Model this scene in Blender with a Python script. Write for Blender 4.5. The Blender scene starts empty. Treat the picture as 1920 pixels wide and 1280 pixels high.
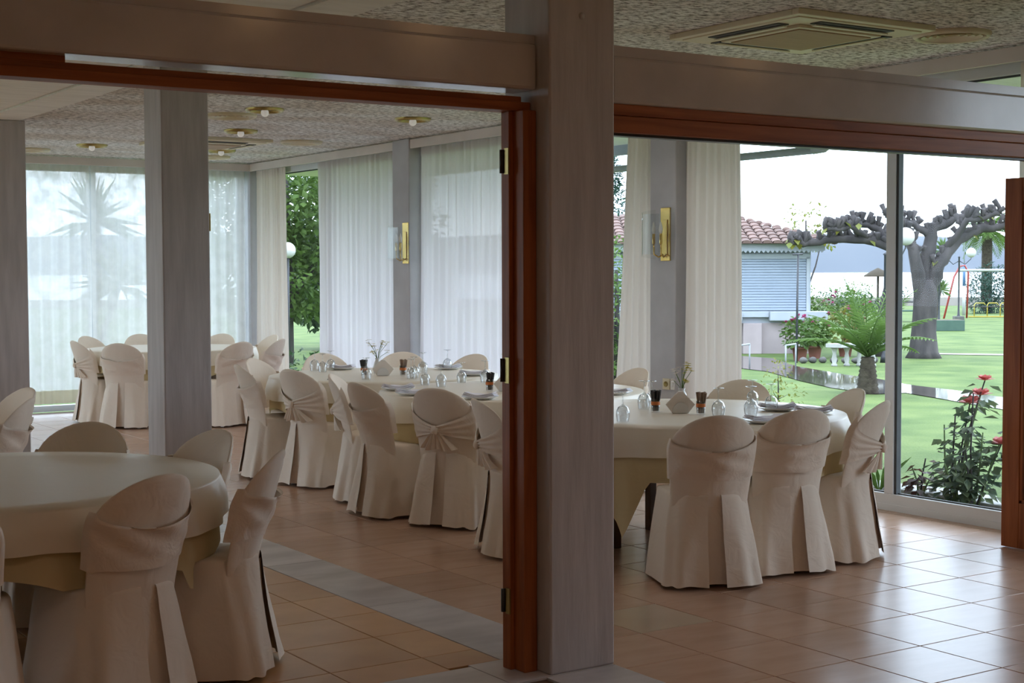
import bpy, bmesh, math, random
from mathutils import Vector, Matrix, noise

sc = bpy.context.scene
col = sc.collection
PI = math.pi
R = math.radians

# ------------------------------------------------------------------ camera
cam_d = bpy.data.cameras.new('camera')
cam = bpy.data.objects.new('camera', cam_d)
col.objects.link(cam)
cam_d.sensor_width = 36.0
cam_d.lens = 52.19
cam_d.clip_end = 20000
_r = Vector((0.83355, -0.55243, -0.00317))
_u = Vector((0.02846, 0.03721, 0.99890))
_f = Vector((0.55170, 0.83273, -0.04674))
cam.matrix_world = Matrix(((_r.x, _u.x, -_f.x, 0), (_r.y, _u.y, -_f.y, 0), (_r.z, _u.z, -_f.z, 1.55), (0, 0, 0, 1)))
sc.camera = cam

# ------------------------------------------------------------------ view and sky
sc.view_settings.view_transform = 'Standard'
sc.view_settings.look = 'None'
sc.view_settings.exposure = 0.0
sc.view_settings.gamma = 1.0
sc.view_settings.use_curve_mapping = False
try:
    sc.cycles.max_bounces = 10
    sc.cycles.diffuse_bounces = 8
    sc.cycles.glossy_bounces = 4
    sc.cycles.transmission_bounces = 6
    sc.cycles.transparent_max_bounces = 16
    sc.cycles.caustics_reflective = False
    sc.cycles.caustics_refractive = False
    sc.cycles.sample_clamp_indirect = 6
except Exception:
    pass

SKY = 11.0          # sky radiance
world = bpy.data.worlds.new('overcast_sky')
sc.world = world
world.use_nodes = True
wt = world.node_tree
wt.nodes.clear()
w_out = wt.nodes.new('ShaderNodeOutputWorld')
w_bg = wt.nodes.new('ShaderNodeBackground')
w_tc = wt.nodes.new('ShaderNodeTexCoord')
w_map = wt.nodes.new('ShaderNodeMapping')
w_map.inputs['Scale'].default_value = (1.6, 1.6, 9.0)
w_no = wt.nodes.new('ShaderNodeTexNoise')
w_no.inputs['Scale'].default_value = 1.7
w_no.inputs['Detail'].default_value = 5
w_no.inputs['Roughness'].default_value = 0.5
w_cr = wt.nodes.new('ShaderNodeValToRGB')
w_cr.color_ramp.elements[0].position = 0.36
w_cr.color_ramp.elements[0].color = (0.25, 0.31, 0.385, 1)
w_cr.color_ramp.elements[1].position = 0.62
w_cr.color_ramp.elements[1].color = (0.49, 0.55, 0.63, 1)
wt.links.new(w_tc.outputs['Generated'], w_map.inputs['Vector'])
wt.links.new(w_map.outputs['Vector'], w_no.inputs['Vector'])
wt.links.new(w_no.outputs['Fac'], w_cr.inputs['Fac'])
wt.links.new(w_cr.outputs['Color'], w_bg.inputs['Color'])
w_bg.inputs['Strength'].default_value = SKY
wt.links.new(w_bg.outputs['Background'], w_out.inputs['Surface'])

LAMP_W = 11.0       # warm downlights in the near room
DINE_FILL_W = 17.0       # whiter fill light added to the dining ceiling lamps to brighten the tables

# ================================================================== helpers
def tag(o, label=None, cat=None, group=None, kind=None):
    if label: o['label'] = label
    if cat: o['category'] = cat
    if group: o['group'] = group
    if kind: o['kind'] = kind
    return o

def empty(name, loc=(0, 0, 0), rz=0.0, label=None, cat=None, group=None, kind=None):
    o = bpy.data.objects.new(name, None)
    o.empty_display_size = 0.1
    col.objects.link(o)
    o.location = loc
    o.rotation_euler = (0, 0, rz)
    return tag(o, label, cat, group, kind)

class MB:
    """collects vertices and faces, then becomes one mesh object"""
    def __init__(s):
        s.v, s.f, s.sm = [], [], []
    def add(s, vs, fs, smooth=False):
        b = len(s.v)
        s.v += [tuple(p) for p in vs]
        s.f += [tuple(i + b for i in f) for f in fs]
        s.sm += [smooth] * len(fs)
        return s
    def box(s, x0, x1, y0, y1, z0, z1, bev=0.0):
        if bev <= 0:
            vs = [(x, y, z) for z in (z0, z1) for y in (y0, y1) for x in (x0, x1)]
            return s.add(vs, [(0, 2, 3, 1), (4, 5, 7, 6), (0, 1, 5, 4), (2, 6, 7, 3), (0, 4, 6, 2), (1, 3, 7, 5)])
        bm = bmesh.new()
        bmesh.ops.create_cube(bm, size=1.0)
        for v in bm.verts:
            v.co = Vector(((x0 + x1) / 2 + v.co.x * (x1 - x0), (y0 + y1) / 2 + v.co.y * (y1 - y0), (z0 + z1) / 2 + v.co.z * (z1 - z0)))
        bmesh.ops.bevel(bm, geom=bm.edges[:], offset=bev, segments=2, affect='EDGES', profile=0.5)
        bm.verts.index_update()
        s.add([v.co[:] for v in bm.verts], [[v.index for v in f.verts] for f in bm.faces])
        bm.free()
        return s
    def lathe(s, prof, n=20, c=(0, 0, 0), cap=True, smooth=True):
        vs, fs = [], []
        m = len(prof)
        for i in range(n):
            a = 2 * PI * i / n
            for r, z in prof:
                vs.append((c[0] + r * math.cos(a), c[1] + r * math.sin(a), c[2] + z))
        for i in range(n):
            j = (i + 1) % n
            for k in range(m - 1):
                fs.append((i * m + k, j * m + k, j * m + k + 1, i * m + k + 1))
        if cap:
            if prof[0][0] > 1e-4: fs.append([i * m for i in range(n)][::-1])
            if prof[-1][0] > 1e-4: fs.append([i * m + m - 1 for i in range(n)])
        return s.add(vs, fs, smooth)
    def tube(s, pts, rad, n=8, smooth=True):
        pts = [Vector(p) for p in pts]
        if not hasattr(rad, '__len__'): rad = [rad] * len(pts)
        vs, fs = [], []
        ref = None
        for i, p in enumerate(pts):
            d = (pts[min(i + 1, len(pts) - 1)] - pts[max(i - 1, 0)])
            d = d.normalized() if d.length > 1e-9 else Vector((0, 0, 1))
            if ref is None:
                ref = Vector((1, 0, 0)) if abs(d.x) < 0.8 else Vector((0, 1, 0))
            a = (ref - d * ref.dot(d)).normalized()
            ref = a
            b = d.cross(a)
            for k in range(n):
                t = 2 * PI * k / n
                vs.append(p + (a * math.cos(t) + b * math.sin(t)) * rad[i])
        for i in range(len(pts) - 1):
            for k in range(n):
                k2 = (k + 1) % n
                fs.append((i * n + k, i * n + k2, (i + 1) * n + k2, (i + 1) * n + k))
        fs.append(list(range(n))[::-1])
        fs.append([(len(pts) - 1) * n + k for k in range(n)])
        return s.add(vs, fs, smooth)
    def grid(s, fn, nu, nv, closed=False, smooth=True):
        vs = [fn(i / nu, j / nv) for i in range(nu + (0 if closed else 1)) for j in range(nv + 1)]
        fs = []
        cu = nu if closed else nu + 1
        for i in range(nu):
            i2 = (i + 1) % cu
            for j in range(nv):
                fs.append((i * (nv + 1) + j, i2 * (nv + 1) + j, i2 * (nv + 1) + j + 1, i * (nv + 1) + j + 1))
        return s.add(vs, fs, smooth)
    def sphere(s, c, r, n=14, sz=1.0):
        pr = [(max(r * math.sin(PI * k / 9), 1e-5), -r * sz * math.cos(PI * k / 9)) for k in range(10)]
        return s.lathe(pr, n, c, cap=False)
    def leaf(s, p, d, up, l, w):
        d = Vector(d).normalized(); up = Vector(up)
        sd = d.cross(up)
        sd = sd.normalized() if sd.length > 1e-6 else Vector((1, 0, 0))
        p = Vector(p); nrm = sd.cross(d)
        q = [p, p + d * l * .5 + sd * w * .5 + nrm * l * .06, p + d * l - nrm * l * .08, p + d * l * .5 - sd * w * .5 + nrm * l * .06]
        return s.add(q, [(0, 1, 2), (0, 2, 3)])
    def mesh(s, name):
        me = bpy.data.meshes.new(name)
        me.from_pydata(s.v, [], s.f)
        me.polygons.foreach_set('use_smooth', s.sm)
        me.update()
        return me
    def build(s, name, mat, parent=None, label=None, cat=None, group=None, kind=None):
        return link(name, s.mesh(name), mat, parent, label, cat, group, kind)

def link(name, me, mat=None, parent=None, label=None, cat=None, group=None, kind=None):
    o = bpy.data.objects.new(name, me)
    col.objects.link(o)
    if mat is not None and not me.materials:
        me.materials.append(mat)
    if parent is not None: o.parent = parent
    return tag(o, label, cat, group, kind)

CH = {}
def kids(o):
    return [c for c in bpy.data.objects if c.parent is o]

def copy_tree(o, parent=None, ch=None):
    c = o.copy()
    col.objects.link(c)
    c.parent = parent
    for k in (ch if ch is not None else CH.get(o.name, [])):
        copy_tree(k, c)
    return c

def remember(root):
    """note the children of a finished prototype, so that copies are cheap"""
    ks = kids(root)
    CH[root.name] = ks
    for k in ks: remember(k)
    return root

# ------------------------------------------------------------------ materials
MATS = {}
def nm(name):
    m = bpy.data.materials.new(name)
    m.use_nodes = True
    MATS[name] = m
    nt = m.node_tree
    return m, nt, nt.nodes, nt.links, nt.nodes['Principled BSDF'], nt.nodes['Material Output']

def mat(name, c, rough=0.6, c2=None, scale=8.0, stretch=(1, 1, 1), bump=0.0, bscale=None, metal=0.0, detail=4, spec=0.5, lo=0.35, hi=0.65, rand=0.0, coat=0.0, bdist=0.01):
    m, nt, N, L, b, out = nm(name)
    b.inputs['Base Color'].default_value = (*c, 1)
    b.inputs['Roughness'].default_value = rough
    b.inputs['Metallic'].default_value = metal
    b.inputs['Specular IOR Level'].default_value = spec
    b.inputs['Coat Weight'].default_value = coat
    tc = N.new('ShaderNodeTexCoord')
    mp = N.new('ShaderNodeMapping')
    mp.inputs['Scale'].default_value = stretch
    L.new(tc.outputs['Object'], mp.inputs['Vector'])
    last = None
    if c2 is not None:
        n = N.new('ShaderNodeTexNoise')
        n.inputs['Scale'].default_value = scale
        n.inputs['Detail'].default_value = detail
        L.new(mp.outputs['Vector'], n.inputs['Vector'])
        r = N.new('ShaderNodeValToRGB')
        r.color_ramp.elements[0].position = lo
        r.color_ramp.elements[1].position = hi
        r.color_ramp.elements[0].color = (*c, 1)
        r.color_ramp.elements[1].color = (*c2, 1)
        L.new(n.outputs['Fac'], r.inputs['Fac'])
        last = r.outputs['Color']
    if rand > 0:
        oi = N.new('ShaderNodeObjectInfo')
        mr = N.new('ShaderNodeMapRange')
        mr.inputs['To Min'].default_value = 1 - rand
        mr.inputs['To Max'].default_value = 1 + rand
        L.new(oi.outputs['Random'], mr.inputs['Value'])
        hs = N.new('ShaderNodeHueSaturation')
        hs.inputs['Color'].default_value = (*c, 1)
        if last: L.new(last, hs.inputs['Color'])
        L.new(mr.outputs['Result'], hs.inputs['Value'])
        last = hs.outputs['Color']
    if last: L.new(last, b.inputs['Base Color'])
    if bump > 0:
        n2 = N.new('ShaderNodeTexNoise')
        n2.inputs['Scale'].default_value = bscale or scale * 3
        n2.inputs['Detail'].default_value = 5
        L.new(mp.outputs['Vector'], n2.inputs['Vector'])
        bp = N.new('ShaderNodeBump')
        bp.inputs['Strength'].default_value = bump
        bp.inputs['Distance'].default_value = bdist
        L.new(n2.outputs['Fac'], bp.inputs['Height'])
        L.new(bp.outputs['Normal'], b.inputs['Normal'])
    return m

def cloth(name, c, transl=0.0, transp=0.0, pattern=0.0, tcol=None, bump=0.25, bscale=14, rough=0.85, spec=0.15):
    m, nt, N, L, b, out = nm(name)
    b.inputs['Base Color'].default_value = (*c, 1)
    b.inputs['Roughness'].default_value = rough
    b.inputs['Specular IOR Level'].default_value = spec
    tc = N.new('ShaderNodeTexCoord')
    if bump > 0:
        n2 = N.new('ShaderNodeTexNoise')
        n2.inputs['Scale'].default_value = bscale
        n2.inputs['Detail'].default_value = 3
        n2.inputs['Distortion'].default_value = 0.8
        L.new(tc.outputs['Object'], n2.inputs['Vector'])
        bp = N.new('ShaderNodeBump')
        bp.inputs['Strength'].default_value = bump
        bp.inputs['Distance'].default_value = 0.02
        L.new(n2.outputs['Fac'], bp.inputs['Height'])
        L.new(bp.outputs['Normal'], b.inputs['Normal'])
    last = b.outputs['BSDF']
    if transl > 0:
        t = N.new('ShaderNodeBsdfTranslucent')
        t.inputs['Color'].default_value = (*(tcol or c), 1)
        mx = N.new('ShaderNodeMixShader')
        mx.inputs['Fac'].default_value = transl
        L.new(last, mx.inputs[1]); L.new(t.outputs['BSDF'], mx.inputs[2])
        last = mx.outputs['Shader']
    if transp > 0:
        t = N.new('ShaderNodeBsdfTransparent')
        mx = N.new('ShaderNodeMixShader')
        mx.inputs['Fac'].default_value = transp
        if pattern > 0:
            n3 = N.new('ShaderNodeTexNoise')
            n3.inputs['Scale'].default_value = 7
            n3.inputs['Detail'].default_value = 4
            L.new(tc.outputs['Object'], n3.inputs['Vector'])
            mr = N.new('ShaderNodeMapRange')
            mr.inputs['From Min'].default_value = 0.4
            mr.inputs['From Max'].default_value = 0.62
            mr.inputs['To Min'].default_value = transp + pattern
            mr.inputs['To Max'].default_value = transp - pattern
            L.new(n3.outputs['Fac'], mr.inputs['Value'])
            L.new(mr.outputs['Result'], mx.inputs['Fac'])
        L.new(last, mx.inputs[1]); L.new(t.outputs['BSDF'], mx.inputs[2])
        last = mx.outputs['Shader']
    L.new(last, out.inputs['Surface'])
    return m

def glass(name, tint=(0.96, 0.98, 0.98), refl=0.6, rough=0.0, edge=None):
    """thin clear pane: passes light straight through and mirrors by Fresnel"""
    m, nt, N, L, b, out = nm(name)
    t = N.new('ShaderNodeBsdfTransparent'); t.inputs['Color'].default_value = (*tint, 1)
    g = N.new('ShaderNodeBsdfGlossy'); g.inputs['Roughness'].default_value = rough
    lw = N.new('ShaderNodeLayerWeight'); lw.inputs['Blend'].default_value = 0.5
    pw = N.new('ShaderNodeMath'); pw.operation = 'POWER'; pw.inputs[1].default_value = 5.0
    L.new(lw.outputs['Facing'], pw.inputs[0])
    ma = N.new('ShaderNodeMath'); ma.operation = 'MULTIPLY_ADD'; ma.inputs[1].default_value = 0.92; ma.inputs[2].default_value = 0.045
    L.new(pw.outputs['Value'], ma.inputs[0])
    mu = N.new('ShaderNodeMath'); mu.operation = 'MULTIPLY'; mu.inputs[1].default_value = refl; mu.use_clamp = True
    L.new(ma.outputs['Value'], mu.inputs[0])
    if edge:                              # longer way through the wall of the glass at its rim
        er = N.new('ShaderNodeValToRGB')
        er.color_ramp.elements[0].position = 0.45; er.color_ramp.elements[0].color = (*tint, 1)
        er.color_ramp.elements[1].position = 0.95; er.color_ramp.elements[1].color = (*edge, 1)
        L.new(lw.outputs['Facing'], er.inputs['Fac'])
        L.new(er.outputs['Color'], t.inputs['Color'])
    mx = N.new('ShaderNodeMixShader')
    L.new(mu.outputs['Value'], mx.inputs['Fac'])
    L.new(t.outputs['BSDF'], mx.inputs[1]); L.new(g.outputs['BSDF'], mx.inputs[2])
    L.new(mx.outputs['Shader'], out.inputs['Surface'])
    return m

def leafmat(name, c, c2, scale=3.0, tr=0.35):
    m, nt, N, L, b, out = nm(name)
    b.inputs['Roughness'].default_value = 0.55
    tc = N.new('ShaderNodeTexCoord')
    n = N.new('ShaderNodeTexNoise'); n.inputs['Scale'].default_value = scale; n.inputs['Detail'].default_value = 3
    L.new(tc.outputs['Object'], n.inputs['Vector'])
    r = N.new('ShaderNodeValToRGB')
    r.color_ramp.elements[0].position = 0.35; r.color_ramp.elements[1].position = 0.65
    r.color_ramp.elements[0].color = (*c, 1); r.color_ramp.elements[1].color = (*c2, 1)
    L.new(n.outputs['Fac'], r.inputs['Fac'])
    L.new(r.outputs['Color'], b.inputs['Base Color'])
    t = N.new('ShaderNodeBsdfTranslucent')
    L.new(r.outputs['Color'], t.inputs['Color'])
    mx = N.new('ShaderNodeMixShader'); mx.inputs['Fac'].default_value = tr
    L.new(b.outputs['BSDF'], mx.inputs[1]); L.new(t.outputs['BSDF'], mx.inputs[2])
    L.new(mx.outputs['Shader'], out.inputs['Surface'])
    return m

def woodmat(name, c, c2, axis='X', rough=0.45):
    m, nt, N, L, b, out = nm(name)
    b.inputs['Roughness'].default_value = rough
    b.inputs['Specular IOR Level'].default_value = 0.25
    tc = N.new('ShaderNodeTexCoord')
    mp = N.new('ShaderNodeMapping')
    mp.inputs['Scale'].default_value = {'X': (1.2, 22, 22), 'Y': (22, 1.2, 22), 'Z': (22, 22, 1.2)}[axis]
    L.new(tc.outputs['Object'], mp.inputs['Vector'])
    n = N.new('ShaderNodeTexNoise'); n.inputs['Scale'].default_value = 1.6; n.inputs['Detail'].default_value = 6
    n.inputs['Distortion'].default_value = 0.6
    L.new(mp.outputs['Vector'], n.inputs['Vector'])
    r = N.new('ShaderNodeValToRGB')
    r.color_ramp.elements[0].position = 0.3; r.color_ramp.elements[1].position = 0.7
    r.color_ramp.elements[0].color = (*c, 1); r.color_ramp.elements[1].color = (*c2, 1)
    L.new(n.outputs['Fac'], r.inputs['Fac'])
    L.new(r.outputs['Color'], b.inputs['Base Color'])
    return m

PAINT = mat('gloss_white_paint', (0.55, 0.51, 0.50), 0.20, (0.49, 0.455, 0.445), 5, bump=0.12, bscale=60, bdist=0.002)
PILLAR = mat('brushed_white_plaster', (0.51, 0.475, 0.475), 0.55, (0.42, 0.39, 0.39), 3, (6, 6, 0.7), bump=0.35, bscale=8, bdist=0.004)
PILLARW = mat('grey_white_plaster', (0.50, 0.50, 0.53), 0.6, (0.44, 0.44, 0.47), 4, bump=0.2, bscale=30, bdist=0.003)
WALLP = mat('room_wall_paint', (0.74, 0.70, 0.66), 0.8, (0.68, 0.64, 0.60), 2)
CEILS = mat('smooth_ceiling_plaster', (0.80, 0.79, 0.77), 0.85, (0.72, 0.71, 0.69), 3, (1, 5, 1), bump=0.1, bscale=20)
WOODX = woodmat('varnished_wood_across', (0.22, 0.058, 0.016), (0.38, 0.115, 0.036), 'X')
WOODZ = woodmat('varnished_wood_upright', (0.22, 0.058, 0.016), (0.38, 0.115, 0.036), 'Z')
ALU = mat('white_aluminium', (0.66, 0.68, 0.71), 0.4, (0.62, 0.64, 0.67), 2)
GASKET = mat('dark_rubber_gasket', (0.03, 0.035, 0.04), 0.6, (0.045, 0.05, 0.055), 10)
RAIL = mat('painted_pelmet_board', (0.66, 0.60, 0.56), 0.5, (0.60, 0.55, 0.51), 3)
BRASS = mat('polished_brass', (0.80, 0.58, 0.20), 0.22, (0.66, 0.46, 0.14), 9, metal=1.0)
BRASSD = mat('aged_brass', (0.46, 0.36, 0.14), 0.35, (0.32, 0.25, 0.10), 9, metal=0.9)
STEEL = mat('steel_cutlery', (0.55, 0.55, 0.56), 0.25, (0.42, 0.42, 0.43), 20, metal=1.0)
GLASSP = glass('window_glass', (0.97, 0.985, 0.985), 0.08)
GLASSD = glass('door_glass', (0.62, 0.60, 0.60), 1.0)
GLASSW = glass('drinking_glass', (0.96, 0.97, 0.975), 3.0, 0.03, (0.42, 0.44, 0.46))
ACRYL = glass('sconce_glass', (0.93, 0.95, 0.95), 1.4, 0.03)
CLOTHC = cloth('chair_cover_cotton', (0.80, 0.71, 0.61), bump=0.35, bscale=9)
CLOTHS = cloth('sash_cotton', (0.79, 0.69, 0.59), bump=0.45, bscale=11)
CLOTHT = cloth('satin_cream_table_topper', (0.78, 0.715, 0.60), bump=0.12, bscale=6, rough=0.40, spec=0.75)
CLOTHY = cloth('yellow_cream_tablecloth', (0.72, 0.60, 0.36), transl=0.25, tcol=(0.75, 0.6, 0.3), bump=0.3, bscale=7)
CURT = cloth('white_curtain_voile', (0.82, 0.79, 0.80), transl=0.45, transp=0.03, tcol=(0.74, 0.71, 0.77), bump=0)
CURTH = cloth('ivory_curtain_heavy', (0.82, 0.77, 0.73), transl=0.20, tcol=(0.74, 0.68, 0.64), bump=0)
SHEER = cloth('patterned_sheer_voile', (0.86, 0.86, 0.85), transl=0.38, transp=0.085, pattern=0.045, tcol=(0.74, 0.76, 0.78), bump=0)
HEM = cloth('sheer_hem', (0.80, 0.77, 0.62), transl=0.3, transp=0.02, tcol=(0.72, 0.68, 0.52), bump=0)
NAPK = cloth('lilac_grey_napkin', (0.76, 0.75, 0.82), bump=0.2, bscale=30)
PAPER = cloth('white_paper_napkin', (0.78, 0.73, 0.68), bump=0.15, bscale=40)
PORC = mat('white_porcelain', (0.74, 0.74, 0.73), 0.18, (0.70, 0.70, 0.69), 5)
BLACKP = mat('black_plastic', (0.015, 0.013, 0.013), 0.4, (0.03, 0.025, 0.025), 20)
BROWNS = mat('brown_paper_sticks', (0.20, 0.13, 0.09), 0.7, (0.30, 0.20, 0.14), 30)
ORANGEB = mat('orange_paper_band', (0.65, 0.20, 0.05), 0.6, (0.5, 0.14, 0.03), 30)
BULB = mat('frosted_bulb', (0.85, 0.84, 0.80), 0.3, (0.8, 0.79, 0.75), 6)
ACB = mat('cream_ac_plastic', (0.68, 0.61, 0.44), 0.45, (0.62, 0.55, 0.39), 3)
ACG = mat('tan_ac_grille', (0.36, 0.22, 0.10), 0.6, (0.30, 0.18, 0.08), 3, (1, 40, 1))
DARK = mat('dark_slot', (0.035, 0.03, 0.035), 0.6, (0.05, 0.045, 0.05), 8)
LEGM = mat('white_plastic_leg', (0.62, 0.60, 0.56), 0.5, (0.58, 0.56, 0.52), 6)
DWOOD = mat('dark_table_timber', (0.10, 0.05, 0.025), 0.5, (0.14, 0.075, 0.04), 6, (1, 8, 1))
TILE_R = mat('beige_stone_tile', (0.49, 0.31, 0.22), 0.26, (0.44, 0.27, 0.185), 3.0, (1, 4, 1), rand=0.07, bump=0.05, bscale=6, bdist=0.002)
TILE_L = mat('orange_terracotta_tile', (0.56, 0.32, 0.15), 0.33, (0.47, 0.25, 0.105), 3.5, rand=0.10, bump=0.06, bscale=7, bdist=0.002)
TILE_N = mat('pale_green_beige_tile', (0.50, 0.38, 0.28), 0.18, (0.46, 0.35, 0.255), 3)
GROUT = mat('brown_grout', (0.12, 0.075, 0.05), 0.9, (0.09, 0.055, 0.035), 20)
MARBLE = mat('grey_veined_marble', (0.56, 0.53, 0.54), 0.28, (0.40, 0.375, 0.385), 2.6, (1, 2.4, 1), detail=8, rand=0.04)

def ceil_mat():
    m, nt, N, L, b, out = nm('rough_fibre_ceiling')
    b.inputs['Roughness'].default_value = 0.95
    tc = N.new('ShaderNodeTexCoord')
    mp = N.new('ShaderNodeMapping'); mp.inputs['Scale'].default_value = (1.0, 1.7, 1.0)
    L.new(tc.outputs['Object'], mp.inputs['Vector'])
    a = N.new('ShaderNodeTexNoise'); a.inputs['Scale'].default_value = 20; a.inputs['Detail'].default_value = 6; a.inputs['Roughness'].default_value = 0.7
    bgn = N.new('ShaderNodeTexNoise'); bgn.inputs['Scale'].default_value = 1.3; bgn.inputs['Detail'].default_value = 3
    L.new(mp.outputs['Vector'], a.inputs['Vector']); L.new(mp.outputs['Vector'], bgn.inputs['Vector'])
    r = N.new('ShaderNodeValToRGB')
    e = r.color_ramp.elements
    e[0].position = 0.37; e[0].color = (0.10, 0.075, 0.06, 1)
    e[1].position = 0.545; e[1].color = (0.92, 0.91, 0.91, 1)
    L.new(a.outputs['Fac'], r.inputs['Fac'])
    mx = N.new('ShaderNodeMix'); mx.data_type = 'RGBA'; mx.blend_type = 'MULTIPLY'; mx.inputs[0].default_value = 1.0
    r2 = N.new('ShaderNodeValToRGB')
    r2.color_ramp.elements[0].position = 0.35; r2.color_ramp.elements[0].color = (0.80, 0.72, 0.66, 1)
    r2.color_ramp.elements[1].position = 0.6; r2.color_ramp.elements[1].color = (1, 1, 1, 1)
    L.new(bgn.outputs['Fac'], r2.inputs['Fac'])
    L.new(r.outputs['Color'], mx.inputs[6]); L.new(r2.outputs['Color'], mx.inputs[7])
    L.new(mx.outputs[2], b.inputs['Base Color'])
    bp = N.new('ShaderNodeBump'); bp.inputs['Strength'].default_value = 0.8; bp.inputs['Distance'].default_value = 0.015
    L.new(a.outputs['Fac'], bp.inputs['Height']); L.new(bp.outputs['Normal'], b.inputs['Normal'])
    return m
CEILR = ceil_mat()

# ================================================================== setting
XW = 7.31           # inner face of the garden glazing
YF = 16.70          # inner face of the far glazing
CEIL = 2.85
T = 0.40936         # floor tile pitch
STR = 'structure'

def struct(name, mb, m, label, cat, parent=None):
    return mb.build(name, m, parent, label, cat, None, STR)

# floor slab (grout bed) with tiles laid on it
floor = struct('floor', MB().box(-3.6, XW + 0.02, -4.0, YF, -0.20, -0.009), GROUT, 'tiled dining room floor in beige stone with brown joints', 'floor')

def tile_mesh(w, d):
    g, b, t = 0.0022, 0.0022, 0.009
    x, y = w / 2 - g, d / 2 - g
    vs = [(-x, -y, -t), (x, -y, -t), (x, y, -t), (-x, y, -t), (-x, -y, -b), (x, -y, -b), (x, y, -b), (-x, y, -b),
          (-x + b, -y + b, 0), (x - b, -y + b, 0), (x - b, y - b, 0), (-x + b, y - b, 0)]
    fs = [(8, 9, 10, 11)] + [(a, (a + 1) % 4, 4 + (a + 1) % 4, 4 + a) for a in range(4)] + [(4 + a, 4 + (a + 1) % 4, 8 + (a + 1) % 4, 8 + a) for a in range(4)]
    return vs, fs

tv, tf = tile_mesh(T, T)
def tile_me(name, m):
    me = bpy.data.meshes.new(name); me.from_pydata(tv, [], tf); me.update(); me.materials.append(m); return me
ME_R, ME_L, ME_N = tile_me('stone_tile', TILE_R), tile_me('terracotta_tile', TILE_L), tile_me('replacement_tile', TILE_N)

cells = []
gx, gy = 3.9415, 4.5444
for i in range(-1, 8):
    for j in range(-14, 30):
        x, y = gx + (i + .5) * T, gy + (j + .5) * T
        if y > YF - 0.1: continue
        cells.append((x, y, 'N' if (i, j) == (0, 1) else 'R'))
lx, ly = 2.96, 5.541
for i in range(-16, 1):
    for j in range(-23, 27):
        x, y = lx + (i + .5) * T, ly + (j + .5) * T
        if x > 3.0 or y > YF - 0.1: continue
        if 4.55 < y < 4.95: continue
        cells.append((x, y, 'L'))
def in_view(x, y):
    v = Vector((x, y, -1.55)); d = v.dot(_f)
    if d < 1: return False
    px, py = v.dot(_r) / d * 2784, v.dot(_u) / d * 2784
    return abs(px) < 1000 and abs(py) < 690
near = sorted([c for c in cells if in_view(c[0], c[1])], key=lambda c: c[0] ** 2 + c[1] ** 2)[:300]
nset = set(near)
for x, y, k in near:
    o = link('tile', {'R': ME_R, 'L': ME_L, 'N': ME_N}[k], None, floor)
    o.location = (x, y, 0)
for i in range(-8, 0):
    x = lx + (i + .5) * T
    MB().box(x - T / 2 + .002, x + T / 2 - .002, 4.907, 5.130, -.009, 0, .0015).build('tile', TILE_L, floor)
MB().box(2.962, 3.203, 4.932, 5.130, -.009, 0, .0015).build('tile', TILE_L, floor)
far_r, far_l = MB(), MB()
for c in cells:
    if c in nset: continue
    (far_l if c[2] == 'L' else far_r).add([(c[0] + p[0], c[1] + p[1], p[2]) for p in tv], tf)
far_r.build('far_stone_tiles', TILE_R, floor, kind='stuff')
far_l.build('far_terracotta_tiles', TILE_L, floor, kind='stuff')
edge = MB()
for j in range(-14, 30):
    y = gy + (j + .5) * T
    if y < YF - 0.1:
        edge.box(7.218, XW, y - T / 2 + .002, y + T / 2 - .002, -.009, 0)
edge.build('cut_edge_tiles', TILE_R, floor, kind='stuff')
for j in range(-2, 27):
    y = ly + (j + .5) * T
    if 4.95 < y < YF - 0.1:
        MB().box(2.962, 3.203, y - T / 2 + .002, y + T / 2 - .002, -.009, 0, .0015).build('tile', TILE_L, floor)

# marble strips that join the pillars
def slabs(name, rects, label):
    root = empty(name, (0, 0, 0), 0, label, 'floor strip', None, STR)
    for (x0, x1, y0, y1) in rects:
        MB().box(x0 + .002, x1 - .002, y0 + .002, y1 - .002, -.0095, .001, 0.0015).build('slab', MARBLE, root)
    return root
slabs('trim_1', [(3.205, 3.54, 4.93 + k * 1.13, min(4.93 + (k + 1) * 1.13, YF)) for k in range(11) if 4.93 + k * 1.13 < YF] , 'grey veined marble strip in the floor running from pillar to pillar')
slabs('trim_2', [(3.05 - (k + 1) * 1.1, 3.05 - k * 1.1, 4.61, 4.905) for k in range(5)] + [(3.05, 3.54, 4.61, 4.93)], 'grey marble threshold across the wide wooden framed opening')
slabs('trim_3', [(3.205, 3.54, 4.61 - (k + 1) * 1.1, 4.61 - k * 1.1) for k in range(6)], 'grey marble strip leading from the thick pillar into the front room')

# ceilings
struct('ceiling', MB().box(3.50, XW + 0.1, -4.0, YF + 0.1, CEIL, CEIL + 0.15), CEILR, 'rough fibre textured ceiling over the window side', 'ceiling')
cs = empty('ceiling_plaster', (0, 0, 0), 0, 'smooth plaster ceiling with dark joints over the pillar line', 'ceiling', None, STR)
MB().box(-3.6, 3.185, -4.0, YF + 0.1, CEIL, CEIL + 0.15).build('panel', CEILS, cs)
MB().box(3.20, 3.50, -4.0, YF + 0.1, CEIL - 0.012, CEIL + 0.15).build('soffit_board', CEILS, cs)
MB().box(3.18, 3.205, -4.0, YF + 0.1, CEIL + 0.02, CEIL + 0.15).build('joint', DARK, cs)

# closed walls of the room that the picture does not look at
struct('wall_left', MB().box(-3.75, -3.6, -4.0, 11.0, -0.2, CEIL + .15), WALLP, 'plain painted wall closing the left side of the room', 'wall')
struct('wall_back', MB().box(-3.75, XW + .1, -4.15, -4.0, -0.2, CEIL + .15), WALLP, 'plain painted wall behind the front room', 'wall')
struct('wall_right', MB().box(XW - .05, XW + .1, -4.0, 3.0, -0.2, CEIL + .15), WALLP, 'plain painted wall beside the front room', 'wall')

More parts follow.
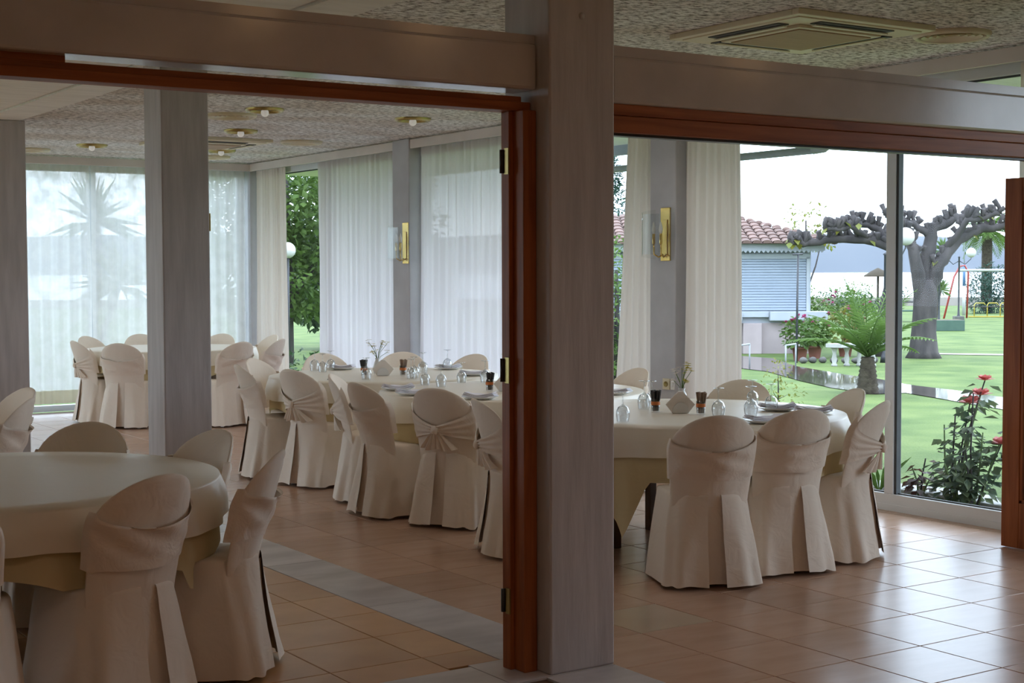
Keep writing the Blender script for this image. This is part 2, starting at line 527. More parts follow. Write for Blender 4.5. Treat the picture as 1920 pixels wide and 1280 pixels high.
# pillars
def pillar(x0, x1, y0, y1, m, label, z1=CEIL - 0.002):
    return struct('pillar', MB().box(x0, x1, y0, y1, 0.0, z1, 0.008), m, label, 'pillar')
pl = pillar(3.234, 3.543, 4.62, 4.93, PILLAR, 'thick white plaster pillar between the two wooden framed openings', CEIL - .013)
pp = MB().lathe([(0.0001, -.012), (.012, -.01), (.014, 0)], 10).build('wall_plug', PILLAR, pl)
pp.rotation_euler = (PI / 2, 0, 0); pp.location = (3.385, 4.619, 2.525)
pillar(3.234, 3.54, 8.735, 9.034, PILLAR, 'dark shaded square pillar standing behind the bare foreground table', CEIL - .013)
pillar(3.234, 3.54, 12.77, 13.07, PILLAR, 'shaded pillar farthest along the marble strip near the sheer curtains', CEIL - .013)
pillar(7.17, XW + .09, 8.60, 8.905, PILLARW, 'grey window pillar with brass sconce and wall socket beside the middle table')
pillar(7.17, XW + .09, 12.63, 12.96, PILLARW, 'grey window pillar with brass sconce between two closed curtains')
pillar(7.17, XW + .09, 4.46, 4.78, PILLARW, 'grey window pillar where the partition meets the glazing')
struct('pillar', MB().box(7.20, XW + .09, 16.50, YF + .09, 0, CEIL - .002, 0.006), PILLARW, 'narrow grey post in the far corner where both curtain rails meet', 'pillar')

# beams over the openings
b1 = struct('beam', MB().box(-3.6, 3.232, 4.70, 4.86, 2.243, 2.418, 0.012), PAINT, 'glossy white beam over the wide opening with the bare table', 'beam')
MB().box(-3.6, 3.232, 4.715, 4.85, 2.418, 2.452).build('cap_board', PAINT, b1)
b2 = struct('beam', MB().box(3.545, 7.17, 4.64, 4.80, 2.208, 2.392, 0.012), PAINT, 'glossy white beam over the opening towards the garden window', 'beam')
MB().box(3.545, 7.17, 4.652, 4.79, 2.392, 2.433).build('cap_board', PAINT, b2)

# wooden frames in the openings
fr = empty('door_1', (0, 0, 0), 0, 'dark varnished wooden frame with hinges in the left opening', 'door frame', None, STR)
MB().box(-3.6, 3.232, 4.745, 4.84, 2.165, 2.20, 0.003).build('head_rail', WOODX, fr)
MB().box(-3.6, 3.20, 4.76, 4.83, 2.198, 2.222, 0.003).build('head_strip', WOODX, fr)
MB().box(-3.6, 1.45, 4.765, 4.82, 2.222, 2.243).build('packing_strip', WOODX, fr)
MB().box(3.172, 3.232, 4.705, 4.835, 0.0, 2.166, 0.004).build('jamb', WOODZ, fr)
MB().box(3.152, 3.172, 4.775, 4.83, 0.0, 2.166, 0.003).build('stop_strip', WOODZ, fr)
for z in (1.975, 1.17, 0.27):
    h = MB().box(3.146, 3.152, 4.772, 4.80, z - .05, z + .05).build('hinge', BRASSD, fr)
    MB().tube([(3.143, 4.812, z - .045), (3.143, 4.812, z + .045)], .009, 8).build('hinge_pin', BLACKP, h)
f2 = empty('door_2', (0, 0, 0), 0, 'reddish brown wooden head frame under the garden side beam', 'door frame', None, STR)
MB().box(3.545, 7.17, 4.655, 4.79, 2.165, 2.208, 0.003).build('upper_rail', WOODX, f2)
MB().box(3.545, 7.17, 4.668, 4.78, 2.098, 2.165, 0.003).build('head_rail', WOODX, f2)
MB().box(3.545, 7.17, 4.70, 4.75, 2.088, 2.098).build('track', BLACKP, f2)

# folded glazed door leaf
dl = empty('door_leaf', (6.885, 4.70, 0), 0, 'glazed brown wooden door leaf folded open towards the garden window', 'door')
MB().box(-.022, .022, .575, .69, .006, 2.06, .003).build('stile', WOODZ, dl)
MB().box(-.022, .022, 0.0, .115, .006, 2.06, .003).build('stile', WOODZ, dl)
MB().box(-.021, .021, .115, .575, 1.93, 2.06, .003).build('top_rail', WOODZ, dl)
MB().box(-.021, .021, .115, .575, .006, .26, .003).build('bottom_rail', WOODZ, dl)
MB().box(-.015, .015, .115, .130, .26, 1.93).box(-.015, .015, .56, .575, .26, 1.93).box(-.015, .015, .115, .575, .26, .275).box(-.015, .015, .115, .575, 1.915, 1.93).build('glazing_bead', WOODZ, dl)
MB().box(-.003, .003, .128, .562, .272, 1.918).build('pane', GLASSD, dl)

# garden glazing: one framed window per bay
def window_x(name, y0, y1, mulls, label):
    w = empty(name, (0, 0, 0), 0, label, 'window', None, STR)
    X0, X1, zt = XW, XW + 0.075, 2.70
    MB().box(X0, X1, y0, y1, 0.0, 0.108, .004).build('bottom_rail', ALU, w)
    MB().box(X0 - .006, X0, y0, y1, 0.0, 0.042).build('sill_track', ALU, w)
    MB().box(X0, X1, y0, y1, zt, CEIL - .003, .004).build('head', ALU, w)
    ys = [y0 + .03] + mulls + [y1 - .03]
    for k, m in enumerate(ys):
        h = .03 if k in (0, len(ys) - 1) else .038
        MB().box(X0, X1, m - h, m + h, .108, zt, .003).build('stile', ALU, w)
        if 0 < k < len(ys) - 1:
            MB().box(X0 + .01, X0 + .05, m - h - .020, m - h, .108, zt).build('gasket', GASKET, w)
    for a, b in zip(ys[:-1], ys[1:]):
        MB().box(X0 + .034, X0 + .040, a + .03, b - .03, .108, zt).build('pane', GLASSP, w)
    for a, b in zip(ys[:-1], ys[1:]):
        MB().box(X0 + .028, X0 + .046, a + .028, b - .028, zt - .012, zt).box(X0 + .028, X0 + .046, a + .028, b - .028, .108, .116).build('gasket', GASKET, w)
    return w
window_x('window_1', 4.78, 8.60, [6.625], 'tall uncurtained sliding window looking out on lawn and roses')
window_x('window_2', 8.905, 12.63, [10.75], 'tall aluminium window behind the curtains beside the middle tables')
window_x('window_3', 12.96, 16.50, [14.62], 'tall aluminium window showing trees between two drawn curtains')
window_x('window_5', 3.0, 4.46, [], 'tall aluminium window of the front room, out of sight')
# far glazing
wf = empty('window_4', (0, 0, 0), 0, 'wide far window veiled by patterned sheer curtains', 'window', None, STR)
MB().box(-3.6, 7.20, YF, YF + .075, 0, .07, .004).build('bottom_rail', ALU, wf)
MB().box(-3.6, 7.20, YF, YF + .075, 2.70, CEIL - .003, .004).build('head', ALU, wf)
fx = [-3.57, -1.4, .75, 2.9, 5.36, 7.17]
for m in fx:
    MB().box(m - .045, m + .045, YF, YF + .075, .07, 2.70, .003).build('stile', ALU, wf)
for a, b in zip(fx[:-1], fx[1:]):
    MB().box(a + .04, b - .04, YF + .034, YF + .04, .07, 2.70).build('pane', GLASSP, wf)

wl = empty('window_6', (0, 0, 0), 0, 'wide window along the left side of the room, out of sight', 'window', None, STR)
MB().box(-3.675, -3.6, 11.0, YF, -.2, .07).build('bottom_rail', ALU, wl)
MB().box(-3.675, -3.6, 11.0, YF, 2.70, CEIL + .15).build('head', ALU, wl)
wy = [11.05, 12.8, 14.4, 16.65]
for m in wy:
    MB().box(-3.675, -3.6, m - .045, m + .045, .07, 2.70).build('stile', ALU, wl)
for a, b in zip(wy[:-1], wy[1:]):
    MB().box(-3.641, -3.635, a + .04, b - .04, .07, 2.70).build('pane', GLASSP, wl)

# pelmet boards hiding the curtain rails
def pelmet(x0, x1, y0, y1, label):
    return struct('pelmet', MB().box(x0, x1, y0, y1, 2.752, CEIL - .012, .003), RAIL, label, 'pelmet')
pelmet(7.185, 7.21, 4.78, 8.60, 'pale curtain pelmet above the uncurtained garden window')
pelmet(7.185, 7.21, 8.905, 12.63, 'pale curtain pelmet between the two pillars with brass sconces')
pelmet(7.185, 7.21, 12.96, 16.49, 'pale curtain pelmet from the sconce pillar to the far corner')
pelmet(-3.6, 7.185, 16.47, 16.495, 'pale curtain pelmet above the patterned sheer curtains')

# ------------------------------------------------------------------ curtains
def curtain(axis, a0, a1, b0, b1, base, m, folds, amp, label, cat='curtain', z0=0.02, z1=2.755, seed=0, hem=None, group=None):
    """folded cloth hung from a0..a1 at the top and b0..b1 at the foot"""
    rnd = random.Random(seed)
    n = max(24, folds * 10)
    ph = [rnd.uniform(-.5, .5) for _ in range(folds + 2)]
    wd = [rnd.uniform(.55, 1.25) for _ in range(folds + 2)]
    def pt(u, v):
        k = u * folds
        i = int(k)
        f = k - i
        am = amp * (wd[i] * (1 - f) + wd[min(i + 1, folds)] * f)
        sh = .35 * (ph[i] * (1 - f) + ph[min(i + 1, folds)] * f)
        t = 1 - v
        d = am * math.sin(2 * PI * (k + sh * t)) * (.55 + .45 * t) + .25 * amp * math.sin(2 * PI * k * 2.3 + 1.3 + t)
        p = (a0 + (a1 - a0) * u) * v + (b0 + (b1 - b0) * u) * t
        p += .004 * math.sin(9 * v + k)
        z = z0 + (z1 - z0) * v
        return (base + d, p, z) if axis == 'Y' else (p, base + d, z)
    root = MB().grid(pt, n, 14).build('curtain', m, None, label, cat, group)
    if hem:
        def ph_(u, v):
            q = pt(u, v * .055)
            return (q[0], q[1] - .004, q[2])
        MB().grid(ph_, n, 1).build('hem_band', hem, root)
    def tape(u, v):
        q = pt(u, 1 - .028 * v)
        return (q[0] - .004, q[1], q[2]) if axis == 'Y' else (q[0], q[1] - .004, q[2])
    MB().grid(tape, n, 1).build('heading_tape', m, root)
    return root
cx = 7.255
curtain('Y', 16.44, 15.62, 16.47, 15.55, cx, CURTH, 9, .030, 'ivory curtain gathered against the far corner post', seed=1)
curtain('Y', 14.80, 12.97, 14.80, 12.97, cx, CURT, 13, .026, 'white voile curtain drawn across to the left of the sconce pillar', seed=2)
curtain('Y', 12.54, 10.78, 12.58, 10.80, cx, CURT, 12, .027, 'white voile curtain drawn across right of the sconce pillar by the middle table', seed=3)
curtain('Y', 9.27, 8.91, 9.46, 8.86, cx - .01, CURTH, 5, .036, 'ivory curtain bunched beside the pillar with the wall socket, flaring at its foot', seed=4)
curtain('Y', 8.60, 7.99, 8.63, 7.93, cx, CURTH, 6, .036, 'ivory curtain bunched at the edge of the uncurtained garden window', seed=5)
curtain('Y', 5.60, 4.82, 5.62, 4.80, cx, CURTH, 8, .034, 'ivory curtain gathered behind the open glazed door leaf', seed=6)
curtain('X', 3.0, 5.30, 3.0, 5.30, 16.585, SHEER, 16, .022, 'patterned sheer curtain hanging left of the shaded pillar', seed=7, hem=HEM, z0=.10)
curtain('X', 5.31, 7.17, 5.31, 7.17, 16.585, SHEER, 13, .022, 'patterned sheer curtain hanging next to the far corner post', seed=8, hem=HEM, z0=.10)
curtain('X', -3.5, 2.95, -3.5, 2.95, 16.585, SHEER, 34, .022, 'patterned sheer curtain hanging behind the left hand tables', seed=9, hem=HEM, z0=.10)

# ================================================================== ceiling fittings
def ac_unit(x, y, label):
    r = empty('air_conditioner', (x, y, CEIL), 0, label, 'air conditioner', 'ceiling air conditioners')
    s = .50
    f = MB()
    f.box(-s, s, -s, -s + .05, -.03, 0, .004).box(-s, s, s - .05, s, -.03, 0, .004).box(-s, -s + .05, -s + .05, s - .05, -.03, 0, .004).box(s - .05, s, -s + .05, s - .05, -.03, 0, .004)
    f.build('outer_frame', ACB, r)
    p = MB().box(-s + .05, s - .05, -s + .05, s - .05, -.036, -.002, .004).build('panel', ACB, r)
    for k in range(4):
        a = k * PI / 2
        o = MB().box(-.27, .27, .345, .42, -.041, -.030).build('air_slot', DARK, r)
        o.rotation_euler = (0, 0, a)
        v = MB().box(-.265, .265, .352, .38, -.052, -.046).build('louvre', ACB, r)
        v.rotation_euler = (0, 0, a)
    g = MB().box(-.30, .30, -.30, .30, -.052, -.036, .003).build('grille_frame', ACB, r)
    MB().box(-.262, .262, -.262, .262, -.057, -.050).build('grille', ACG, g)
    return r
ac_unit(5.77, 5.88, 'square cream ceiling air conditioner above the table by the garden window')
ac_unit(5.62, 13.95, 'square cream ceiling air conditioner near the far corner, partly behind the pillar')

def vent(x, y, rad, label):
    r = empty('ceiling_vent', (x, y, CEIL), 0, label, 'air vent', 'round ceiling vents')
    MB().lathe([(rad * .86, -.001), (rad * .86, -.02), (rad * .93, -.028), (rad, -.012), (rad, 0)], 36, cap=False).build('rim', ACB, r)
    for k in range(4):
        q = rad * (.78 - k * .19)
        MB().lathe([(q, -.022 + .003 * k), (q * .9, -.008)], 32, cap=False).build('cone_ring', ACB, r)
    MB().lathe([(.0001, -.004), (rad * .86, -.004)], 30, cap=False).build('backing', ACG, r)
    return r
vent(6.563, 5.52, .21, 'round cream ceiling vent beside the nearer air conditioner')
vent(4.867, 11.52, .21, 'round ceiling vent beside the shaded pillar, dark centred')
vent(6.44, 13.49, .21, 'round ceiling vent beside the farther air conditioner, towards the curtains')
vent(6.42, 15.72, .19, 'round ceiling vent deepest in the corner, by the far pelmet')
vent(4.43, 15.76, .19, 'round ceiling vent over the far left end of the room')

def downlight(x, y, label, lit=False, group='recessed ceiling lamps', power=None, tint=(1.0, .80, .69)):
    r = empty('ceiling_lamp', (x, y, CEIL), 0, label, 'ceiling lamp', group)
    rad = .155
    MB().lathe([(rad * .78, -.004), (rad * .80, -.022), (rad * .92, -.026), (rad, -.010), (rad, 0)], 32, cap=False).build('brass_ring', BRASSD, r)
    MB().lathe([(.0001, -.003), (rad * .8, -.003)], 26, cap=False).build('reflector', PORC, r)
    bm_ = LIT if lit else GLOW
    MB().sphere((0, 0, -.032), .032, 12).build('bulb', bm_, r)
    if True:
        d = bpy.data.lights.new('lamp_glow', 'SPOT')
        d.energy = LAMP_W if lit else DINE_FILL_W; d.color = tint if lit else (1.0, .92, .86); d.shadow_soft_size = .10; d.spot_size = R(150); d.spot_blend = 1.0
        lo = bpy.data.objects.new('lamp_glow', d); col.objects.link(lo); lo.parent = r; lo.location = (0, 0, -.09)
    return r
LITm, _nt, _N, _L, _b, _o = nm('lit_warm_bulb')
_b.inputs['Emission Color'].default_value = (1.0, .60, .30, 1)
_b.inputs['Emission Strength'].default_value = 45
LIT = LITm
GLOW, _nt, _N, _L, _b, _o = nm('bulb_added_glow')
_b.inputs['Emission Color'].default_value = (1.0, .93, .86, 1)
_b.inputs['Emission Strength'].default_value = .2  # faint glow added to the bulbs of the dining lamps
downlight(4.92, 10.97, 'brass ringed ceiling lamp beside the vent behind the shaded pillar')
downlight(5.465, 12.72, 'brass ringed ceiling lamp just before the farther air conditioner')
downlight(6.285, 10.996, 'brass ringed ceiling lamp standing alone near the closed voile curtains')
downlight(6.16, 14.86, 'brass ringed ceiling lamp just behind the farther air conditioner')
downlight(4.80, 14.93, 'brass ringed ceiling lamp over the table by the sheer curtains')
downlight(4.92, 8.3, 'unseen fill lamp added over the middle table, hidden by the beam')  # hidden lamps added to brighten the dining tables
downlight(6.285, 8.3, 'unseen fill lamp added over the middle table on the window side, hidden by the pillar')
downlight(4.75, 6.6, 'unseen fill lamp added over the garden window table, hidden by the beam')
downlight(1.4, 8.6, 'unseen fill lamp added over the left hand tables, hidden by the beam')
for (x, y) in ((0.4, 2.7), (2.95, 2.75), (3.95, 2.65), (6.1, 2.65), (.4, 0), (3.4, 0), (6.1, 0), (2.2, -2.4), (5, -2.4)):
    downlight(x, y, 'lit warm ceiling lamp in the front room', True, 'lit lamps of the front room')

# ------------------------------------------------------------------ brass sconces
def sconce(loc, rz, label):
    """back plate on local x=0 plane, room side is -x"""
    r = empty('wall_sconce', loc, rz, label, 'wall lamp', 'brass wall sconces')
    MB().box(-.012, 0, -.055, .055, -.20, .20, .003).build('back_plate', BRASS, r)
    MB().box(-.020, -.012, -.03, .03, -.16, .11, .002).build('raised_plate', BRASS, r)
    for s in (-1, 1):
        y = s * .042
        a = MB().tube([(-.015, s * .02, -.15), (-.05, s * .03, -.172), (-.085, y, -.15), (-.088, y, -.07)], .006, 8).build('arm', BRASS, r)
        MB().lathe([(.0105, -.075), (.0115, -.07), (.0115, .0), (.009, .004)], 12, (-.088, y, 0)).build('candle_tube', BRASS, a)
        MB().lathe([(.006, .0), (.015, .025), (.014, .05), (.005, .085), (.0006, .095)], 12, (-.088, y, 0), cap=False).build('bulb', BULB, a)
    g = MB().box(-.150, -.146, -.10, .10, -.15, .15).build('front_glass', ACRYL, r)
    for s in (-1, 1):
        q = [(-.148, s * .10), (-.135, s * .125), (-.015, s * .105)]
        MB().add([(q[0][0], q[0][1], -.15), (q[1][0], q[1][1], -.17), (q[2][0], q[2][1], -.19), (q[2][0], q[2][1], .19), (q[1][0], q[1][1], .17), (q[0][0], q[0][1], .15)], [(0, 1, 4, 5), (1, 2, 3, 4)]).build('side_glass', ACRYL, g)
    return r
sconce((7.17, 8.71, 1.83), 0, 'brass wall sconce with glass on the pillar above the wall socket')
sconce((7.17, 12.69, 1.835), 0, 'brass wall sconce on the pillar between the two closed voile curtains')
wp = empty('wall_plate', (3.54, 8.80, 1.865), 0, 'small brass plate on the side of the shaded pillar, only its edge showing', 'wall plate')
MB().box(0, .014, -.05, .05, -.055, .055, .003).build('plate', BRASSD, wp)
MB().box(.014, .022, -.015, .015, -.02, .02, .002).build('button', BRASS, wp)

so = empty('wall_socket', (7.17, 8.70, .70), 0, 'cream wall socket on the grey pillar behind the flowers', 'socket')
MB().box(-.010, 0, -.042, .042, -.042, .042, .003).build('face_plate', ACB, so)
ol = MB().lathe([(.021, 0), (.021, .006), (.017, .006), (.016, .001)], 16).build('outlet', BRASSD, so)
ol.rotation_euler = (0, -PI / 2, 0); ol.location = (-.010, 0, 0)
sw = empty('wall_switch', (7.17, 8.625, .70), 0, 'small white switch next to the cream wall socket', 'switch')
MB().box(-.010, 0, -.022, .022, -.04, .04, .003).build('face_plate', PORC, sw)
MB().box(-.016, -.010, -.012, .012, -.02, .02, .002).build('rocker', PORC, sw)

# ================================================================== covered chairs
TH = 0.045
def c_hw(z):
    if z <= .68: return .196 + .024 * (z - .40) / .28
    return .220 * max(0.0, 1 - min(1, (z - .68) / .18) ** 2.3) ** .5
def c_yc(z):
    return -.185 - .125 * max(0.0, (z - .42) / .44) ** 1.15
def c_bend(x):
    return .080 * (x / .22) ** 2
def c_rear(x, z, off):
    h = max(c_hw(z), .02)
    q = max(0.0, 1 - (x / h) ** 2) ** .5
    return Vector((x, c_yc(z) + c_bend(x) - TH / 2 * q - off, z))
def nz(x, y, z, s):
    return noise.noise(Vector((x + s * 7.3, y - s * 3.1, z + s * 1.7)))

def chair_meshes(seed):
    out = {}
    # backrest shell
    m = MB()
    zs = [.40, .45, .50, .54, .58, .62, .65, .68] + [.68 + .1799 * math.sin(PI / 2 * k / 9) for k in range(1, 10)]
    n = 36
    rows = []
    for z in zs:
        h = max(c_hw(z), .004)
        th = TH * min(1, h / .10) * (.75 + .25 * (z < .8))
        ring = []
        for k in range(n):
            a = 2 * PI * k / n
            x = h * math.copysign(abs(math.cos(a)) ** .85, math.cos(a))
            o = th / 2 * math.sin(a)
            w = .008 * nz(x * 11, z * 6, 0, seed) * min(1, h / .1)
            ring.append((x, c_yc(z) + c_bend(x) - o + w, z))
        rows.append(ring)
    vs = [p for r_ in rows for p in r_]
    fs = [(i * n + k, i * n + (k + 1) % n, (i + 1) * n + (k + 1) % n, (i + 1) * n + k) for i in range(len(zs) - 1) for k in range(n)]
    fs.append([(len(zs) - 1) * n + k for k in range(n)])
    m.add(vs, fs, True)
    out['back'] = m.mesh('back_cover')
    # seat and skirt, split at the rear over an inverted pleat
    m = MB()
    N = 76
    zr = [(.462, .90), (.458, .97), (.447, 1.0), (.42, 1.0), (.385, 1.0), (.345, 1), (.30, 1), (.24, 1), (.17, 1), (.09, 1), (.018, 1)]
    rows, inner = [], []
    for z, sc_ in zr:
        t = 1 - min(z, .45) / .45
        a = .200 + .058 * t ** .8
        yr, yf = -.218 - .055 * t, .215 + .030 * t
        g = .0008 + max(0.0, (.345 - z) / .345) * .034
        ring = []
        for k in range(N):
            ph = -PI / 2 + .02 + (2 * PI - .04) * k / (N - 1)
            c_, s_ = math.cos(ph), math.sin(ph)
            x = a * math.copysign(abs(c_) ** .45, c_)
            y = (yf + yr) / 2 + (yf - yr) / 2 * math.copysign(abs(s_) ** .45, s_)
            f = .013 * t * math.sin(9 * ph + seed) + .022 * t * nz(c_ * 2.2, s_ * 2.2, z * 1.5, seed + 3) + .005 * nz(c_ * 6, s_ * 6, z * 9, seed)
            x += c_ * f; y += s_ * f
            if s_ < 0:
                y += c_bend(min(abs(x), .2)) * (1 - t) ** 1.5 * min(1, -s_ * 1.6)
            if s_ < -.5:
                g2 = g * (1.25 if seed % 2 else .8)
                if k < N / 2: x = max(x, g)
                else: x = min(x, -g2)
                y -= .020 * t * math.exp(-(abs(x) - g) * 30)
            ring.append((x * sc_, y * sc_ if s_ > 0 else y * (1 - (1 - sc_) * .3), z + (.014 * t * nz(c_ * 3, s_ * 3, 0, seed) if z < .05 else 0)))
        rows.append(ring)
        inner.append([(xx, ring[0][1] + .012 + .050 * t * (1 - (xx / .09) ** 2 * .5), z + .004) for xx in (-.085, -.04, 0, .04, .085)])
    vs = [p for r_ in rows for p in r_]
    fs = [(i * N + k, (i + 1) * N + k, (i + 1) * N + k + 1, i * N + k + 1) for i in range(len(zr) - 1) for k in range(N - 1)]
    fs.append(list(range(N)))
    m.add(vs, fs, True)
    vs = [p for r_ in inner[3:] for p in r_]
    m.add(vs, [(i * 5 + k, (i + 1) * 5 + k, (i + 1) * 5 + k + 1, i * 5 + k + 1) for i in range(len(inner) - 4) for k in range(4)], True)
    out['skirt'] = m.mesh('seat_cover')
    # flat wrapped sash
    m = MB()
    def wrap(u, v):
        th = (u * 2 - 1) * 1.16
        at = min(1, abs(th)); sg = math.copysign(1, th)
        lip = v > .93
        vv = min(v, .93) / .93
        zl = .528 + .010 * nz(th * 2, 0, 0, seed) + .012 * at
        zu = .690 + .068 * at ** 1.7 + .008 * nz(th * 2, 5, 0, seed)
        z = zl + (zu - zl) * vv
        x = c_hw(z) * math.sin(at * PI / 2) * sg
        dg = math.sin(15 * (vv * .8 + .55 * th * (1 if seed % 2 else -1)) + seed) * .0065 * (1 - at * .7) * (.4 + vv)
        off = .007 + .020 * vv ** 2.2 * (1 - at ** 2) + dg + .014 * nz(th * 2.2, vv * 3, 1, seed + 5) * (1 - at ** 3)
        off = max(off, .004)
        if lip: off -= .009; z -= .016
        p = c_rear(x, z, off)
        p.x += .004 * sg * at ** 3
        if abs(th) > 1: p.y += .034 * (abs(th) - 1) / .16
        return p
    m.grid(wrap, 44, 15)
    out['wrap'] = m.mesh('sash')
    # sash drawn together into a knot
    for s_, nm_ in ((-1, 'l'), (1, 'r')):
        m = MB()
        def half(u, v, s_=s_):
            e = min(1.0, u / .9)
            th = 1.14 - 1.14 * e
            at = min(1, th)
            kx = e ** 1.3
            zl = .528 + .055 * kx; zu = .785 - .160 * e ** .75
            z = zl + (zu - zl) * v
            x = c_hw(z) * math.sin(at * PI / 2) * s_
            if e > .97: x = .006 * s_
            off = .007 + .030 * e ** 2 + .0075 * math.sin(v * 2 * PI * 3.5 + seed) * e ** .7 + .006 * nz(u * 3, v * 4, s_, seed)
            p = c_rear(x, z, max(off, .004))
            p.x += .004 * s_ * at ** 3
            if th > 1: p.y += .034 * (th - 1) / .14
            return p
        m.grid(half, 24, 16)
        out['tie' + nm_] = m.mesh('sash')
        m = MB()
        def tail(u, v, s_=s_):
            w = .012 + .062 * v
            ax = s_ * (.012 + .055 * v + (.02 * v if seed % 2 else 0))
            x = ax + (u - .5) * 2 * w * .8
            z = .598 - .125 * v + .03 * v * abs(u - .5)
            q = c_rear(max(-.19, min(.19, x)), z, .030 + .018 * v * math.sin(u * PI * 5 + seed) + .012 * v)
            return q
        m.grid(tail, 16, 7)
        out['tail' + nm_] = m.mesh('tail')
    m = MB()
    kp = c_rear(0, .604, .040)
    m.add([], [])
    pr = [(max(.026 * math.sin(PI * k / 8), 1e-5), -.026 * math.cos(PI * k / 8)) for k in range(9)]
    m.lathe(pr, 14, (0, 0, 0), cap=False)
    m.v = [(kp.x + p[0] * 1.0 + .004 * math.sin(p[2] * 200), kp.y + p[1] * .7, kp.z + p[2] * 1.05) for p in m.v]
    out['knot'] = m.mesh('knot')
    m = MB()
    m.tube([(0, 0, 0), (0, 0, .40)], [.017, .013], 8)
    out['leg'] = m.mesh('leg')
    for k, me in out.items():
        me.materials.append(LEGM if k == 'leg' else (CLOTHC if k in ('back', 'skirt') else CLOTHS))
    return out

CM = [chair_meshes(s) for s in (1, 2, 3)]
def chair(x, y, face, style, var, label, group=None):
    """face: direction in radians towards which the sitter would look"""
    ms = CM[var % len(CM)]
    r = empty('covered_chair', (x, y, 0), face - PI / 2, label, 'chair', group)
    link('seat_cover', ms['skirt'], None, r)
    link('back_cover', ms['back'], None, r)
    if style == 'wrap':
        link('sash', ms['wrap'], None, r)
    else:
        link('sash', ms['tiel'], None, r); link('sash', ms['tier'], None, r)
        link('knot', ms['knot'], None, r)
        link('sash_tail', ms['taill'], None, r); link('sash_tail', ms['tailr'], None, r)
    for sx in (-.15, .15):
        for sy in (-.15, .15):
            l = link('leg', ms['leg'], None, r); l.location = (sx, sy, 0)
    return r

SEATS = {}
TABLES = {'garden': (5.498, 6.495), 'middle': (5.553, 8.39), 'rear': (5.586, 10.25), 'corner': (5.74, 15.27), 'bare': (1.47, 5.936), 'side': (1.30, 8.90)}
def seat(tb, ang, rtop, style, var, label, twist=0.0, group=None):
    cx_, cy_ = TABLES[tb]
    a = R(ang)
    SEATS.setdefault(tb, []).append(a)
    rr = max(1.07, min(1.36, rtop)) - .305
    x, y = cx_ + rr * math.cos(a), cy_ + rr * math.sin(a)
    return chair(x, y, a + PI + R(twist), style, var, label, group)

seat('garden', -126, 1.34, 'wrap', 0, 'cream covered chair with loose pocket sash, fully back turned at the garden window table', 12)
seat('garden', -97, 1.13, 'wrap', 1, 'cream covered chair with creased flat sash between two others at the garden window table', -6)
seat('garden', -62, 1.14, 'bow', 2, 'cream covered chair with knotted sash standing closest to the aluminium window sill')
seat('garden', -19, 1.08, 'wrap', 2, 'cream covered chair facing inwards, its back to the window mullion', 0)
seat('garden', 31, 1.13, 'wrap', 0, 'cream covered chair with its back to the lawn behind the upturned glasses', 0)
seat('garden', 162, 1.25, 'bow', 0, 'cream covered chair with knotted sash half hidden by the hinged door jamb')
seat('middle', -1, 1.10, 'wrap', 1, 'cream covered chair in front of the bunched curtain and wall socket')
seat('middle', -143, 1.29, 'bow', 1, 'cream covered chair with a fanned bow, back turned, at the middle table', -8)
seat('middle', -178, 1.22, 'wrap', 0, 'cream covered chair with smooth curved sash between the two bow tied chairs')
seat('middle', 143, 1.24, 'bow', 2, 'cream covered chair mostly hidden behind the smooth sashed chair at the middle table')
seat('rear', -151, 1.16, 'bow', 0, 'cream covered chair with a large centred bow at the rear table of the row', -14)
seat('rear', 168, 1.16, 'wrap', 2, 'cream covered chair with a drooping twisted sash right beside the shaded pillar')
seat('rear', 127, 1.18, 'wrap', 1, 'cream covered chair seen from its front beyond the drooping sash chair')
seat('rear', 86, 1.30, 'wrap', 0, 'cream covered chair in front of the window gap with trees')
seat('rear', 54, 1.29, 'wrap', 2, 'cream covered chair below the farther sconce pillar, behind the napkin holder')
seat('rear', 19, 1.16, 'wrap', 1, 'cream covered chair close against the closed voile curtain')
seat('corner', -177, 1.08, 'bow', 1, 'cream covered chair with side knot at the left end of the far corner table')
seat('corner', -137, 1.26, 'wrap', 0, 'back turned covered chair left of the shaded pillar at the far corner table', 8)
seat('corner', 122, 1.18, 'wrap', 1, 'cream covered chair behind the far corner table, nearest its knotted chair')
seat('corner', 87, 1.18, 'wrap', 2, 'covered chair behind the far corner table, against sheer curtain and pillar')
seat('corner', 38, 1.10, 'wrap', 0, 'cream covered chair peeping right of the shaded pillar behind the far corner table')
seat('corner', -81, 1.36, 'wrap', 1, 'back turned covered chair right of the shaded pillar at the far corner table', 6)
seat('corner', 1, 1.21, 'wrap', 2, 'cream covered chair by the corner curtain, the hinder one of two side by side')
seat('corner', -48, 1.28, 'wrap', 0, 'cream covered chair by the corner curtain, the front one of two side by side')
seat('bare', -73, 1.09, 'wrap', 2, 'large foreground cream chair back with loose sash at the bare round table', 4)
seat('bare', -33, 1.15, 'wrap', 0, 'cream covered chair seen from its side at the bare table, by the orange tiles')
seat('bare', 12, 1.09, 'wrap', 1, 'cream covered chair tucked behind the side view chair at the bare table')
seat('bare', 52, 1.14, 'wrap', 2, 'cream covered chair facing the room across the bare round table')
seat('bare', -113, 1.22, 'wrap', 1, 'cream covered chair cut off beside the large foreground chair back')
seat('side', 10, 1.24, 'wrap', 1, 'hinder of two pale chair backs left of the bare table, at an unseen table')
seat('side', -28, 1.16, 'wrap', 0, 'front of two pale chair backs left of the bare table, with a loose sash')

